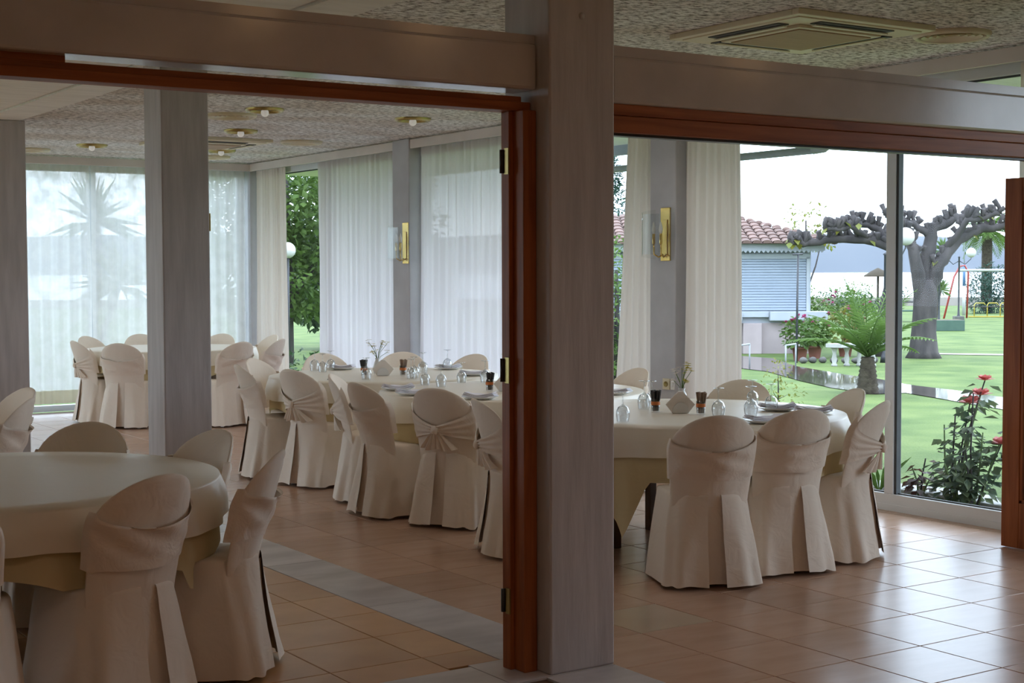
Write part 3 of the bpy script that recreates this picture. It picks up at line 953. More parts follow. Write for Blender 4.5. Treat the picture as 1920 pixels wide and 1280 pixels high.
# ================================================================== tables and cloths
def table(tb, corner, seed, names):
    x, y = TABLES[tb]
    r = empty('round_table', (x, y, 0), 0, names[0], 'table', 'round dining tables')
    MB().lathe([(.0001, .712), (.868, .712), (.875, .72), (.875, .736), (.868, .742), (.0001, .742)], 64, cap=False).build('tabletop', DWOOD, r)
    for k in range(4):
        a = R(corner) + k * PI / 2 + PI / 4
        MB().box(-.025, .025, -.025, .025, 0, .712, .004).build('leg', DWOOD, r).location = (.45 * math.cos(a), .45 * math.sin(a), 0)
    Rr = .880
    n = 200
    rc = R(corner)
    # square yellow-cream cloth whose corners hang low
    def drop(a):
        q = max(abs(math.cos(a - rc - PI / 4)), abs(math.sin(a - rc - PI / 4)))
        D = min(.60, max(.20, 1.10 / q - Rr - .01))
        for b in SEATS.get(tb, []):      # the cloth rests on the seat of a chair pushed under
            e = abs((a - b + PI) % (2 * PI) - PI)
            if e < R(26): D = min(D, .272 + max(0, e - R(17)) * 2.2)
        return D
    def under(u, v):
        a = 2 * PI * u
        D = drop(a)
        if v < .2:
            rr, z = .55 + (Rr - .55) * v / .2, .7455
        else:
            t = ((v - .2) / .8) ** 1.3
            fold = math.sin(a * 17 + seed) + .6 * math.sin(a * 29 + 2 * seed)
            rr = Rr + .004 + .008 * min(1, t * 6) + .042 * t * t * (D / .6) * (.3 + .55 * fold) * (D / .4)
            z = .7455 - .010 * min(1, t * 5) - D * t
        return (rr * math.cos(a), rr * math.sin(a), z)
    o = MB().grid(under, n, 11, closed=True).build('tablecloth', CLOTHY, None, names[1], 'tablecloth', 'square cream tablecloths')
    o.location = (x, y, 0)
    def over(u, v):
        a = 2 * PI * u
        if v < .5:
            rr, z = max(.001, (Rr + .006) * v / .5), .7485 + .0015 * nz(v * 14 * math.cos(a), v * 14 * math.sin(a), 0, seed)
        else:
            t = ((v - .5) / .5) ** 1.7
            D = .148 + .012 * math.sin(a * 4 + seed) + .010 * nz(math.cos(a) * 3, math.sin(a) * 3, 0, seed)
            fold = math.sin(a * 23 + seed * 2) * (.4 + .6 * abs(math.sin(a * 2 + seed)))
            rr = Rr + .014 + .026 * min(1, t * 2.5) + .011 * t * fold
            z = .7485 - .010 * min(1, t * 4) - D * t
        return (rr * math.cos(a), rr * math.sin(a), z)
    o = MB().grid(over, n, 12, closed=True).build('table_topper', CLOTHT, None, names[2], 'tablecloth', 'cream table toppers')
    o.location = (x, y, 0)
def tnames(s):
    return ['round dining table draped with cloths ' + s.replace('on the bare foreground table', 'left bare in the foreground'), 'cream square cloth hanging in points ' + s, 'satin cream top cloth with short straight hem ' + s]
table('garden', -147, 1, tnames('by the uncurtained garden window'))
table('middle', -160, 2, tnames('in the middle of the table row'))
table('rear', -140, 3, tnames('at the row end by the shaded pillar'))
table('corner', -115, 4, tnames('in the far corner by the sheer curtains'))
table('bare', -62, 5, tnames('on the bare foreground table'))
table('side', -40, 6, tnames('beside the two pale chair backs'))

# ================================================================== things on the tables
TZ = .7505
def proto(fn):
    r = fn(); return remember(r)

def make_glass():
    r = empty('wine_glass', (0, 0, -50))
    MB().lathe([(.031, .0), (.034, .015), (.0375, .038), (.036, .058), (.026, .078), (.010, .088), (.004, .092)], 20, cap=False).lathe([(.030, .0), (.033, .015), (.0362, .038), (.0345, .057), (.025, .076), (.0005, .086)], 20, cap=False).build('bowl', GLASSW, r)
    MB().lathe([(.0045, .090), (.0035, .11), (.0035, .14), (.006, .150)], 10, cap=False).build('stem', GLASSW, r)
    MB().lathe([(.006, .150), (.030, .1555), (.031, .157), (.0005, .1585)], 20, cap=False).build('foot', GLASSW, r)
    return r
GL = proto(make_glass)
first = [True]
def put(p, x, y, z, rz, label, cat, group=None, sc_=1.0):
    if p.get('placed'):
        c = copy_tree(p)
    else:
        c = p; c['placed'] = 1
    c.location = (x, y, z); c.rotation_euler = (0, 0, rz); c.scale = (sc_,) * 3
    tag(c, label, cat, group)
    if group is None and 'group' in c: del c['group']
    return c
gl = [(4.856, 6.26, 'standing alone at the garden window table edge'), (5.401, 6.76, 'behind the black sachets on the garden window table'), (5.569, 6.899, 'behind the black sachets on the garden window table'), (5.46, 6.18, 'beside the brown sachets on the garden window table'),
      (5.615, 6.087, 'between brown sachets and plates on the garden window table'), (6.10, 6.60, 'farthest from the chair backs on the garden window table'), (5.906, 6.234, 'touching a napkin plate on the garden window table'),
      (5.32, 10.939, 'in the trio under the window gap'), (5.314, 10.781, 'in the trio under the window gap'), (5.487, 10.983, 'in the trio under the window gap'), (5.201, 9.82, 'before the black sachets on the rear table'),
      (5.528, 9.721, 'beside the brown sachets on the rear table'), (5.60, 9.80, 'beside the brown sachets on the rear table'), (5.903, 10.191, 'below the farther sconce on the rear table'),
      (5.288, 9.099, 'on the rear rim of the middle table'), (5.303, 8.903, 'nearest the plates on the middle table'), (6.28, 10.44, 'before the closed curtain on the rear table'), (5.61, 9.13, 'on the rear rim of the middle table'), (5.78, 9.08, 'on the rear rim of the middle table'), (5.42, 8.20, 'beside the paper napkins on the middle table')]
for i, (x, y, k) in enumerate(gl):
    put(GL, x, y, TZ, i * .7, 'upturned clear wine glass ' + k, 'wine glass', 'upturned wine glasses', 1.0 + .06 * math.sin(i * 2.1))

def make_sachets(m):
    r = empty('sachet_holder', (0, 0, -50))
    MB().lathe([(.022, 0), (.024, .004), (.026, .075), (.0245, .075), (.0225, .006), (.0005, .005)], 16, cap=False).build('glass_cup', GLASSW, r)
    for k in range(11):
        a = k * 2.4; q = .004 + .011 * (k % 3) / 2
        c, s_ = math.cos(a), math.sin(a)
        b = Vector((c * q, s_ * q, .006)); t = Vector((c * (q + .014), s_ * (q + .014), .120 + .004 * (k % 2)))
        MB().tube([b, (b + t) / 2, t], [.0055, .0055, .0075], 6, False).build('sachet', m, r)
    MB().lathe([(.0262, .040), (.0268, .042), (.0268, .058), (.0262, .060)], 16, cap=False).build('paper_band', ORANGEB, r)
    return r
SB = proto(lambda: make_sachets(BLACKP)); SN = proto(lambda: make_sachets(BROWNS))
put(SB, 5.348, 6.591, TZ, .3, 'glass cup of black sachets on the garden window table', 'holder')
put(SB, 5.398, 8.424, TZ, 1.1, 'glass cup of black sachets on the middle table', 'holder')
put(SB, 5.40, 10.233, TZ, 2.0, 'glass cup of black sachets on the rear table', 'holder')
put(SN, 5.47, 6.34, TZ, .5, 'glass cup of brown sachets on the garden window table', 'holder')
put(SN, 5.66, 10.08, TZ, .9, 'glass cup of brown sachets on the rear table', 'holder')

def make_napkins():
    r = empty('napkin_holder', (0, 0, -50))
    pts = [(-.048, .004), (.048, .004), (.082, .048), (.012, .122), (-.012, .122), (-.082, .048)]
    for k in range(4):
        y0 = -.018 + k * .0092; sh = .002 * (k % 2)
        vs = [(p[0] + sh, y0, p[1]) for p in pts] + [(p[0] + sh, y0 + .0075, p[1]) for p in pts]
        n = 6
        MB().add(vs, [tuple(range(n)), tuple(range(2 * n - 1, n - 1, -1))] + [(a, (a + 1) % n, n + (a + 1) % n, n + a)[::-1] for a in range(n)]).build('paper_napkin', PAPER, r)
    for y0 in (-.028, .021):
        arc = [(.046 * math.cos(t * PI / 12), .006 + .056 * math.sin(t * PI / 12)) for t in range(13)]
        vs = [(p[0], y0, p[1]) for p in arc] + [(p[0], y0 + .006, p[1]) for p in arc]
        n = 13
        MB().add(vs, [tuple(range(n))[::-1], tuple(range(n, 2 * n))] + [(a, (a + 1) % n, n + (a + 1) % n, n + a) for a in range(n)]).build('side_plate', PORC, r)
    MB().box(-.046, .046, -.028, .027, 0, .008, .002).build('base', PORC, r)
    return r
NH = proto(make_napkins)
CAMR = R(-33)
put(NH, 5.42, 6.46, TZ, CAMR, 'white holder of paper napkins on the garden window table', 'napkin holder')
put(NH, 5.526, 10.16, TZ, CAMR + .1, 'white holder of paper napkins on the rear table', 'napkin holder')
put(NH, 5.47, 8.33, TZ, CAMR - .2, 'white holder of paper napkins on the middle table by the door jamb', 'napkin holder')

YEL = mat('yellow_petals', (0.62, 0.52, 0.05), 0.6, (0.50, 0.42, 0.03), 40)
STEMG = mat('green_stems', (0.14, 0.22, 0.07), 0.6, (0.10, 0.16, 0.05), 20)
def make_vase(seed):
    rnd = random.Random(seed)
    r = empty('flower_vase', (0, 0, -50))
    MB().lathe([(.020, 0), (.026, .006), (.030, .035), (.022, .068), (.013, .085), (.016, .096), (.013, .094), (.010, .084), (.0005, .03)], 18, cap=False).build('vase', PORC, r)
    for k in range(10):
        a = rnd.uniform(0, 2 * PI); q = rnd.uniform(.02, .07); h = rnd.uniform(.13, .205)
        tip = Vector((q * math.cos(a), q * math.sin(a), h))
        st = MB().tube([(0, 0, .07), (tip.x * .3, tip.y * .3, .07 + (h - .07) * .55), tip], .0014, 5).build('stem', STEMG, r)
        fm = MB()
        for j in range(5):
            p = tip + Vector((rnd.uniform(-.016, .016), rnd.uniform(-.016, .016), rnd.uniform(-.012, .014)))
            for i in range(5):
                b = i * 2 * PI / 5 + j
                fm.leaf(p, (math.cos(b), math.sin(b), .35), (0, 0, 1), .013, .010)
        fm.build('flower_head', YEL if k % 3 else PAPER, st)
    return r
V1, V2, V3 = (proto(lambda s=s: make_vase(s)) for s in (1, 2, 3))
put(V1, 5.60, 6.66, TZ, 0, 'small vase of yellow wild flowers behind the napkins on the garden window table', 'vase', None, 1.25)
put(V2, 5.62, 10.42, TZ, 0, 'small vase of yellow wild flowers on the rear table', 'vase', None, 1.25)
put(V3, 5.66, 8.52, TZ, 0, 'small vase of yellow wild flowers on the middle table', 'vase', None, 1.25)

def make_plate():
    r = empty('plate', (0, 0, -50))
    MB().lathe([(.0005, .004), (.070, .004), (.078, .008), (.112, .018), (.115, .0165), (.080, .003), (.060, 0), (.0005, 0)], 32, cap=False).build('dish', PORC, r)
    MB().lathe([(.1135, .0178), (.1155, .019), (.1165, .017)], 32, cap=False).build('rim', PORC, r)
    return r
PLT = proto(make_plate)
def make_napkin(seed):
    r = empty('folded_napkin', (0, 0, -50))
    for k in range(3):
        def pt(u, v, k=k):
            x = (u - .5) * (.215 - .012 * k); y = (v - .5) * (.085 - .006 * k)
            z = .010 + .0075 * k + .022 * abs(u - .5) ** 1.5 * 2 + .006 * math.sin(u * 9 + seed + k) * (v - .2)
            return (x, y + .008 * math.sin(u * 5 + seed), z)
        def pb(u, v, pt=pt):
            q = pt(u, 1 - v); return (q[0], q[1], q[2] - .006)
        nb = MB().grid(pt, 16, 5).grid(pb, 16, 5)
        def low(q, v): return (q[0], q[1], q[2] - .006 * v)
        for e in (0, 1):
            nb.grid(lambda u, v, e=e, pt=pt: low(pt(u, e), v), 16, 1, smooth=False)
            nb.grid(lambda u, v, e=e, pt=pt: low(pt(e, u), v), 5, 1, smooth=False)
        nb.build('fold', NAPK, r)
    return r
NK = [proto(lambda s=s: make_napkin(s)) for s in (1, 2)]
plates = [(5.98, 6.26, 'beside two upturned glasses on the garden window table', 1), (5.43, 5.78, 'between two chair backs at the garden window table', 0), (6.03, 6.02, 'on the garden window table near the knotted chair', 1),
          (5.91, 7.70, 'on the middle table in front of the bunched curtain', 0), (4.92, 8.83, 'farther of two by the smooth sashed chair', 1), (4.80, 8.42, 'nearer of two by the smooth sashed chair', 0),
          (4.99, 7.90, 'on the middle table by the fanned bow chair', 1), (5.60, 11.00, 'on the rear table under the window gap', 0), (6.32, 10.49, 'on the rear table against the closed curtain', 1), (6.10, 9.75, 'on the rear table behind the wine glasses', 0)]
for i, (x, y, w, v) in enumerate(plates):
    put(PLT, x, y, TZ, 0, 'white plate with napkin ' + w, 'plate', 'laid plates')
    put(NK[v], x, y, TZ + .004, CAMR + .5 * math.sin(i * 1.7), 'folded lilac napkin on the plate ' + w, 'napkin', 'folded napkins')
def make_spoon():
    r = empty('teaspoon', (0, 0, -50))
    MB().tube([(-.07, 0, .003), (-.01, 0, .007), (.03, 0, .006)], [.004, .003, .0028], 6).build('handle', STEEL, r)
    m = MB().sphere((0, 0, 0), .014, 12, .3); m.v = [(p[0] * 1.5 + .048, p[1], p[2] + .007) for p in m.v]
    m.build('bowl', STEEL, r)
    return r
SPN = proto(make_spoon)
put(SPN, 5.02, 10.00, TZ, .4, 'steel teaspoon lying alone on the rear table', 'spoon')
put(SPN, 5.08, 5.86, TZ, 1.2, 'steel teaspoon near the edge of the garden window table', 'spoon')

# ================================================================== garden
# garden frame: s metres to the right and d metres ahead along the direction the dining room looks out
RX, RY, FX, FY = .83367, -.55227, .55227, .83367
GZ = -.12
def G(s, d, z=GZ):
    return Vector((s * RX + d * FX, s * RY + d * FY, z))
GROT = math.atan2(RY, RX)

LAWN = mat('mown_lawn', (0.052, 0.098, 0.012), 0.9, (0.112, 0.160, 0.034), 1.3, bump=0.6, bscale=40, detail=8, bdist=0.03)
SOIL = mat('brown_soil', (0.10, 0.07, 0.045), 0.95, (0.15, 0.11, 0.07), 9, bump=.4)
WETP = mat('wet_paving', (0.075, 0.062, 0.056), 0.06, (0.10, 0.085, 0.08), 0.8, spec=0.9)
KERB = mat('white_pebble_kerb', (0.48, 0.48, 0.47), 0.8, (0.34, 0.34, 0.33), 12, bump=.5)
PINKW = mat('pale_pink_render', (0.42, 0.35, 0.36), 0.85, (0.33, 0.275, 0.28), 1.5, bump=.15)
WHITEW = mat('white_painted_wood', (0.40, 0.43, 0.48), 0.55, (0.36, 0.39, 0.44), 3)
SHUT = mat('pale_blue_shutter', (0.31, 0.36, 0.45), 0.5, (0.28, 0.33, 0.42), 2)
ROOFT = mat('weathered_roof_tile', (0.20, 0.125, 0.105), 0.85, (0.13, 0.08, 0.07), 5, rand=.22)
BARK = mat('dark_pruned_bark', (0.035, 0.031, 0.032), 0.95, (0.07, 0.06, 0.06), 6, (1, 1, .3), bump=.7)
PBARK = mat('palm_trunk_bark', (0.042, 0.0315, 0.0231), 0.95, (0.084, 0.0672, 0.0504), 14, bump=.8)
STONEW = mat('white_cast_stone', (0.42, 0.42, 0.41), 0.8, (0.34, 0.335, 0.325), 6, bump=.2)
STONEG = mat('grey_field_stone', (0.108, 0.102, 0.096), 0.9, (0.078, 0.075, 0.072), 7, bump=.4, rand=.2)
TERRA = mat('terracotta_pot', (0.20, 0.075, 0.055), 0.8, (0.16, 0.06, 0.042), 7, rand=.12)
BLKMET = mat('black_lamp_iron', (0.02, 0.022, 0.028), 0.45, (0.03, 0.032, 0.04), 8)
GALV = mat('galvanised_rail', (0.3, 0.318, 0.336), 0.45, (0.264, 0.282, 0.3), 8)
GLOBE = mat('opal_globe', (0.50, 0.50, 0.50), 0.35, (0.47, 0.47, 0.47), 3)
REDM = mat('red_swing_pipe', (0.3025, 0.0385, 0.033), 0.4, (0.2475, 0.033, 0.0275), 5)
YELM = mat('yellow_swing_pipe', (0.385, 0.3025, 0.044), 0.4, (0.33, 0.253, 0.033), 5)
WHITEM = mat('white_swing_pipe', (0.396, 0.4015, 0.407), 0.4, (0.363, 0.3685, 0.374), 5)
BLUEM = mat('blue_beach_post', (0.072, 0.156, 0.312), 0.5, (0.06, 0.132, 0.27), 5)
GREENP = mat('dark_green_planter', (0.036, 0.078, 0.06), 0.6, (0.048, 0.096, 0.072), 5)
PROM = mat('pale_promenade', (0.30, 0.265, 0.25), 0.9, (0.26, 0.23, 0.215), .6)
MOUNT = mat('haze_tinted_mountain', (0.078, 0.092, 0.115), 1.0, (0.088, 0.102, 0.125), .004)  # bluish distance haze is put into the base colour
SEA = mat('pale_calm_sea', (0.30, 0.34, 0.36), 0.18, (0.34, 0.38, 0.40), .02, spec=1.0)
THATCH = mat('straw_thatch', (0.0585, 0.045, 0.0293), .95, (0.0428, 0.0326, 0.0214), 12)
LG = leafmat('fresh_leaves', (0.062, 0.124, 0.0217), (0.124, 0.1984, 0.0434), 2.0)
LD = leafmat('dark_leaves', (0.0217, 0.0527, 0.0186), (0.0496, 0.0992, 0.031), 2.0)
LT = leafmat('teal_conifer_leaves', (0.0186, 0.0558, 0.0434), (0.0372, 0.0868, 0.062), 1.5, .15)
LY = leafmat('yellowing_leaves', (0.2108, 0.1984, 0.031), (0.1364, 0.1736, 0.0372), 3.0)
LR = leafmat('reddish_young_leaves', (0.0868, 0.0248, 0.0248), (0.0744, 0.0744, 0.0248), 6.0)
LP = leafmat('palm_fronds', (0.0806, 0.1488, 0.031), (0.1364, 0.2232, 0.0558), 2.0)
LROSE = leafmat('rose_leaves', (0.05, 0.085, 0.055), (0.13, 0.16, 0.075), 8.0)
PINKF = leafmat('pink_geranium_petals', (0.3844, 0.0496, 0.155), (0.434, 0.1116, 0.2356), 10, .3)
CORAL = leafmat('coral_rose_petals', (0.66, 0.14, 0.12), (0.70, 0.30, 0.30), 14, .3)

STRK = STR
def poly(name, pts, z, m, label, cat, kind=STR):
    return MB().add([(p[0], p[1], z) for p in pts], [tuple(range(len(pts)))]).build(name, m, None, label, cat, None, kind)
poly('lawn', [(7.39, -30), (113.6, -30), (113.6, 26.7), (-19.8, 115), (-40, 115), (-40, 16.78), (7.39, 16.78)], GZ, LAWN, 'short green lawn of the seaside garden outside the windows', 'lawn')
poly('yard', [(-40, -30), (-3.8, -30), (-3.8, 16.78), (-40, 16.78)], GZ, LAWN, 'lawn on the left side of the building, out of sight', 'lawn')
poly('sea', [G(-4000, 80), G(4000, 80), G(4000, 4200), G(-4000, 4200)], -1.1, SEA, 'pale calm sea beyond the garden', 'sea')
poly('promenade', [G(-70, 72), G(70, 72), G(70, 86), G(-70, 86)], GZ + .012, PROM, 'pale seaside promenade behind the lawn', 'path')
# mountain ridge
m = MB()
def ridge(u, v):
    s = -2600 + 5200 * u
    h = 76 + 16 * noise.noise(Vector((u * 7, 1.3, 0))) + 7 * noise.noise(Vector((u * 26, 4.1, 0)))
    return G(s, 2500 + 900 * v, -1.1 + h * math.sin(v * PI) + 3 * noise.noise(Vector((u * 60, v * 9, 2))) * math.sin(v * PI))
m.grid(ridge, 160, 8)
m.build('mountains', MOUNT, None, 'haze tinted mountain ridge across the water', 'mountains', None, STR)
# wet paved path with standing water
edge_u = [(3.04, 29.2), (4.46, 29.2), (4.98, 28.3), (4.98, 25.9), (5.34, 23.8), (5.65, 22.8), (5.77, 21.7), (6.18, 20.5), (6.45, 19.4), (6.9, 17.6)]
edge_l = [(6.3, 16.0), (5.88, 17.7), (5.61, 19.05), (5.37, 20.2), (4.9, 20.0), (4.55, 21.1), (4.37, 22.5), (4.24, 24.6), (3.9, 25.5), (2.66, 25.5)]
poly('garden_path', [G(*p) for p in edge_u + edge_l], GZ + .010, WETP, 'wet paved garden path with standing rain water', 'path')
poly('garden_path', [G(8.1, 29.6), G(11.5, 28.4), G(11.5, 29.0), G(8.1, 30.1)], GZ + .010, PROM, 'narrow pale stone line in the lawn behind the pruned tree', 'path')
struct('planting_bed', MB().box(7.39, 8.52, 3.0, 16.6, GZ - .05, GZ + .012), SOIL, 'brown soil bed with roses under the garden window', 'bed')
kb = empty('kerb', (0, 0, 0), 0, 'white pebbly kerb between the rose bed and the lawn', 'kerb', None, STR)
for k in range(26):
    y = 3.6 + k * .42
    MB().box(8.53, 8.83 + .02 * math.sin(k * 2.3), y, y + .405, GZ - .05, GZ + .035 + .006 * math.sin(k * 1.7), .01).build('kerb_stone', KERB, kb)

# roof overhang and gutter pipe outside the glazing
struct('roof_overhang', MB().box(7.40, 9.05, 3.0, 17.6, 2.80, 2.92), CEILS, 'plastered soffit of the roof overhang outside the windows', 'roof')
struct('fascia', MB().box(9.05, 9.09, 3.0, 17.6, 2.70, 2.95, .004), WHITEW, 'white fascia board along the roof overhang', 'roof edge')
gp = empty('gutter_pipe', (0, 0, 0), 0, 'white drain pipe with an elbow hanging below the roof edge', 'pipe')
MB().tube([(8.95, 12.8, 2.555), (8.95, 8.95, 2.555)], .033, 12).build('pipe', GALV, gp)
MB().tube([(8.95, 8.96, 2.555), (8.95, 8.84, 2.56), (8.95, 8.76, 2.60), (8.95, 8.73, 2.68), (8.95, 8.73, 2.80)], .036, 12).build('elbow', GALV, gp)

# ------------------------------------------------------------------ kiosk
HS, HD = 6.06, 30.0
kiosk = empty('kiosk', G(HS, HD, 0), GROT, 'pink and white garden kiosk with pale blue shutter and tiled roof', 'building')
# local axes: -x runs left along the front, +y runs away from the dining room
MB().box(-5.0, 0, .10, 4.0, GZ, .50).build('lower_wall', PINKW, kiosk)
MB().box(-5.0, 0, .12, 4.0, .50, 2.02).build('upper_wall', WHITEW, kiosk)
for u in (-.20, -1.20, -2.9, -4.6):
    MB().box(u - .19, u + .19, -.04, .10, GZ, .50, .01).build('pier', PINKW, kiosk)
MB().box(-.86, .30, -.14, .14, .55, .74, .015).build('counter', WHITEW, kiosk)
MB().box(-5.1, -1.42, -.14, .14, .55, .74, .015).build('counter', WHITEW, kiosk)
MB().box(-1.42, -.86, -.02, .14, .62, .74, .008).build('counter', WHITEW, kiosk)
for (a, b) in ((-2.55, -.10), (-4.9, -2.68)):
    f_ = MB().box(a - .06, a, .04, .13, .74, 1.84).box(b, b + .06, .04, .13, .74, 1.84).box(a - .06, b + .06, .04, .13, 1.80, 1.90).build('shutter_frame', WHITEW, kiosk)
    for k in range(19):
        z = .755 + k * .055
        MB().box(a, b, .065 + .004 * (k % 2), .10, z, z + .050, .008).build('slat', SHUT, f_)
MB().box(-5.2, .22, -.22, .16, 1.96, 2.10, .006).build('fascia', WHITEW, kiosk)
sc_ = MB()
for k in range(60):
    x = -5.2 + k * .09
    sc_.add([(x, -.225, 1.965), (x + .045, -.225, 1.915), (x + .09, -.225, 1.965), (x, -.205, 1.965), (x + .045, -.205, 1.915), (x + .09, -.205, 1.965)], [(0, 1, 2), (5, 4, 3), (0, 3, 4, 1), (1, 4, 5, 2)])
sc_.build('scalloped_edge', WHITEW, kiosk)
E0, E1, V0, V1, ZE, ZR, UR0, UR1 = -5.4, .36, -.42, 4.4, 2.10, 2.73, -3.9, -1.5
rf = MB().add([(E0, V0, ZE), (E1, V0, ZE), (E1, V1, ZE), (E0, V1, ZE), (UR0, 2, ZR), (UR1, 2, ZR)], [(0, 1, 5, 4), (1, 2, 5), (2, 3, 4, 5), (3, 0, 4), (3, 2, 1, 0)]).build('roof', ROOFT, kiosk)
tm = MB()
def tl(u, v):
    a = PI * u
    return (.098 * math.cos(a) * (1 - .12 * v), .33 * v, .045 * math.sin(a) * (1 - .1 * v) + .022 * (1 - v))
tm.grid(tl, 6, 1)
def tl2(u, v):
    a = PI * u
    return (.080 * math.cos(a), 0.0, (.045 * math.sin(a) + .022) * v)
tm.grid(tl2, 6, 1)
TME = tm.mesh('roof_tile'); TME.materials.append(ROOFT)
ang = math.atan2(ZR - ZE, 2 - V0)
for r_ in range(9):
    v = r_ / 9
    yy, zz = V0 + (2 - V0) * v, ZE + (ZR - ZE) * v
    x0, x1 = E0 + (UR0 - E0) * v, E1 + (UR1 - E1) * v
    k = int((x1 - x0) / .205)
    for i in range(k):
        o = link('roof_tile', TME, None, rf)
        o.location = (x1 - .11 - i * .205, yy - .02, zz + .004)
        o.rotation_euler = (ang, 0, .02 * math.sin(i * 3 + r_))
rt = MB()
for k in range(13):
    t = k / 12
    a = Vector((E1, V0, ZE)).lerp(Vector((UR1, 2, ZR)), t)
    rt.sphere((a.x, a.y, a.z + .035), .085, 8, .7)
rt.build('hip_tiles', ROOFT, rf, kind='stuff')

# ------------------------------------------------------------------ plants
def cloud(mb, c, rx, ry, rz, n, l, w, rnd, shell=.35):
    for _ in range(n):
        while True:
            p = Vector((rnd.uniform(-1, 1), rnd.uniform(-1, 1), rnd.uniform(-1, 1)))
            if shell < p.length < 1: break
        q = Vector((c[0] + p.x * rx, c[1] + p.y * ry, c[2] + p.z * rz))
        d = Vector((p.x + rnd.uniform(-.8, .8), p.y + rnd.uniform(-.8, .8), p.z * .5 + rnd.uniform(-.7, .5)))
        mb.leaf(q, d if d.length > .05 else (1, 0, 0), (rnd.uniform(-.5, .5), rnd.uniform(-.5, .5), 1), l * rnd.uniform(.7, 1.3), w * rnd.uniform(.7, 1.2))
    return mb

def shrub(name, s, d, z0, blobs, n, l, w, m, label, cat='shrub', trunk=.03, seed=0, group=None, bark=BARK):
    rnd = random.Random(seed)
    r = empty(name, G(s, d, GZ), 0, label, cat, group)
    zt = max(b[2] for b in blobs)
    MB().tube([(0, 0, 0), (.02, .01, zt * .5), (0, 0, zt)], [trunk, trunk * .8, trunk * .4], 8).build('trunk', bark, r)
    mb = MB()
    for (bx, by, bz, rx, rz) in blobs:
        cloud(mb, (bx, by, bz), rx, rx, rz, n, l, w, rnd)
        MB_ = MB().tube([(0, 0, zt * .3), (bx * .6, by * .6, (zt * .3 + bz) / 2), (bx, by, bz)], [trunk * .6, trunk * .4, trunk * .2], 6)
        mb_b = MB_.build('branch', bark, r)
    mb.build('foliage', m, r)
    return r

# big trees seen in the gap between the curtains
shrub('garden_tree', -4.1, 27, 0, [(0, 0, 3.6, 1.5, 1.5), (-.9, .4, 2.5, 1.1, 1.0), (.9, -.2, 2.6, 1.1, 1.1), (.2, 0, 1.6, 1.0, .8)], 1700, .17, .11, LG, 'leafy green tree seen between the far corner curtains', 'tree', .14, 11)
shrub('garden_tree', -3.0, 33, 0, [(0, 0, 2.4, 1.6, 1.6), (1.0, .3, 1.5, 1.0, 1.1), (-1.2, 0, 1.4, 1.0, 1.0), (0, 0, 4.0, 1.4, 1.2), (-1.3, 0, 3.2, 1.2, 1.2)], 1900, .20, .14, LD, 'dark bushy tree behind the leafy one in the curtain gap', 'tree', .14, 12)
shrub('garden_shrub', -2.72, 19, 0, [(0, 0, .35, .42, .33), (.3, .1, .2, .25, .2)], 260, .08, .05, LD, 'low dark shrub on the lawn in the curtain gap', 'shrub', .02, 13)
lampA = empty('globe_lamp', G(-3.60, 23.9), 0, 'white globe lamp half hidden by the corner curtain', 'lamp post')
MB().tube([(0, 0, 0), (0, 0, 1.92)], .025, 8).build('post', BLKMET, lampA)
MB().sphere((0, 0, 2.03), .13, 16).build('globe', GLOBE, lampA)
# shrub and conifer beside the kiosk, behind the bunched curtain
shrub('garden_shrub', 1.62, 23, 0, [(0, 0, 1.7, .55, .55), (-.1, 0, 1.0, .65, .6), (.1, 0, .4, .6, .45)], 620, .10, .06, LG, 'tall leafy shrub in front of the kiosk, beside the bunched curtain', 'shrub', .06, 14)
shrub('conifer', 3.0, 46, 0, [(0, 0, 2.2, 1.1, 1.4), (0, 0, 3.6, .75, 1.0), (0, 0, 4.6, .35, .7)], 700, .18, .08, LT, 'blue green conifer rising behind the kiosk roof', 'tree', .12, 15)
shrub('garden_tree', 8.9, 45, 0, [(0, 0, 3.2, .75, .65), (.7, 0, 2.7, .5, .4), (-.5, 0, 2.5, .5, .4)], 150, .15, .08, LY, 'sparse yellowing tree above the kiosk roof end', 'tree', .06, 16)
shrub('hedge', 12.7, 57, 0, [(-.5, 0, .35, .8, .55), (.5, 0, .35, .8, .5), (1.3, 0, .3, .7, .45)], 420, .14, .08, LD, 'dark clipped hedge behind the potted geraniums', 'hedge', .05, 17)
shrub('hedge', 10.9, 56, 0, [(0, 0, .6, .7, .7)], 300, .14, .07, LG, 'bushy green shrub by the shoreline beside the kiosk', 'shrub', .05, 18)
shrub('conifer', 18.7, 58, 0, [(-.6, 0, .8, .65, .95), (0, 0, 1.0, .75, 1.0), (.7, 0, .9, .7, 1.0)], 900, .15, .05, LT, 'broad teal conifer hedge below the tall palm', 'hedge', .08, 19)
shrub('garden_shrub', 3.16, 17.6, 0, [(-.1, 0, .28, .22, .22), (.16, 0, .20, .2, .16), (0, 0, .5, .15, .12)], 60, .05, .03, LY, 'sparse yellow green shrub on the lawn behind the covered chair', 'shrub', .008, 20)
shrub('garden_shrub', 13.6, 62, 0, [(0, 0, .5, .9, .6), (1.2, 0, .6, .8, .6)], 330, .14, .07, LG, 'round green bush behind the picnic table', 'shrub', .05, 21)
shrub('garden_shrub', 17.0, 66, 0, [(0, 0, .55, .6, .6)], 220, .14, .07, LD, 'small dark bush beside the lamp with two globes', 'shrub', .04, 22)

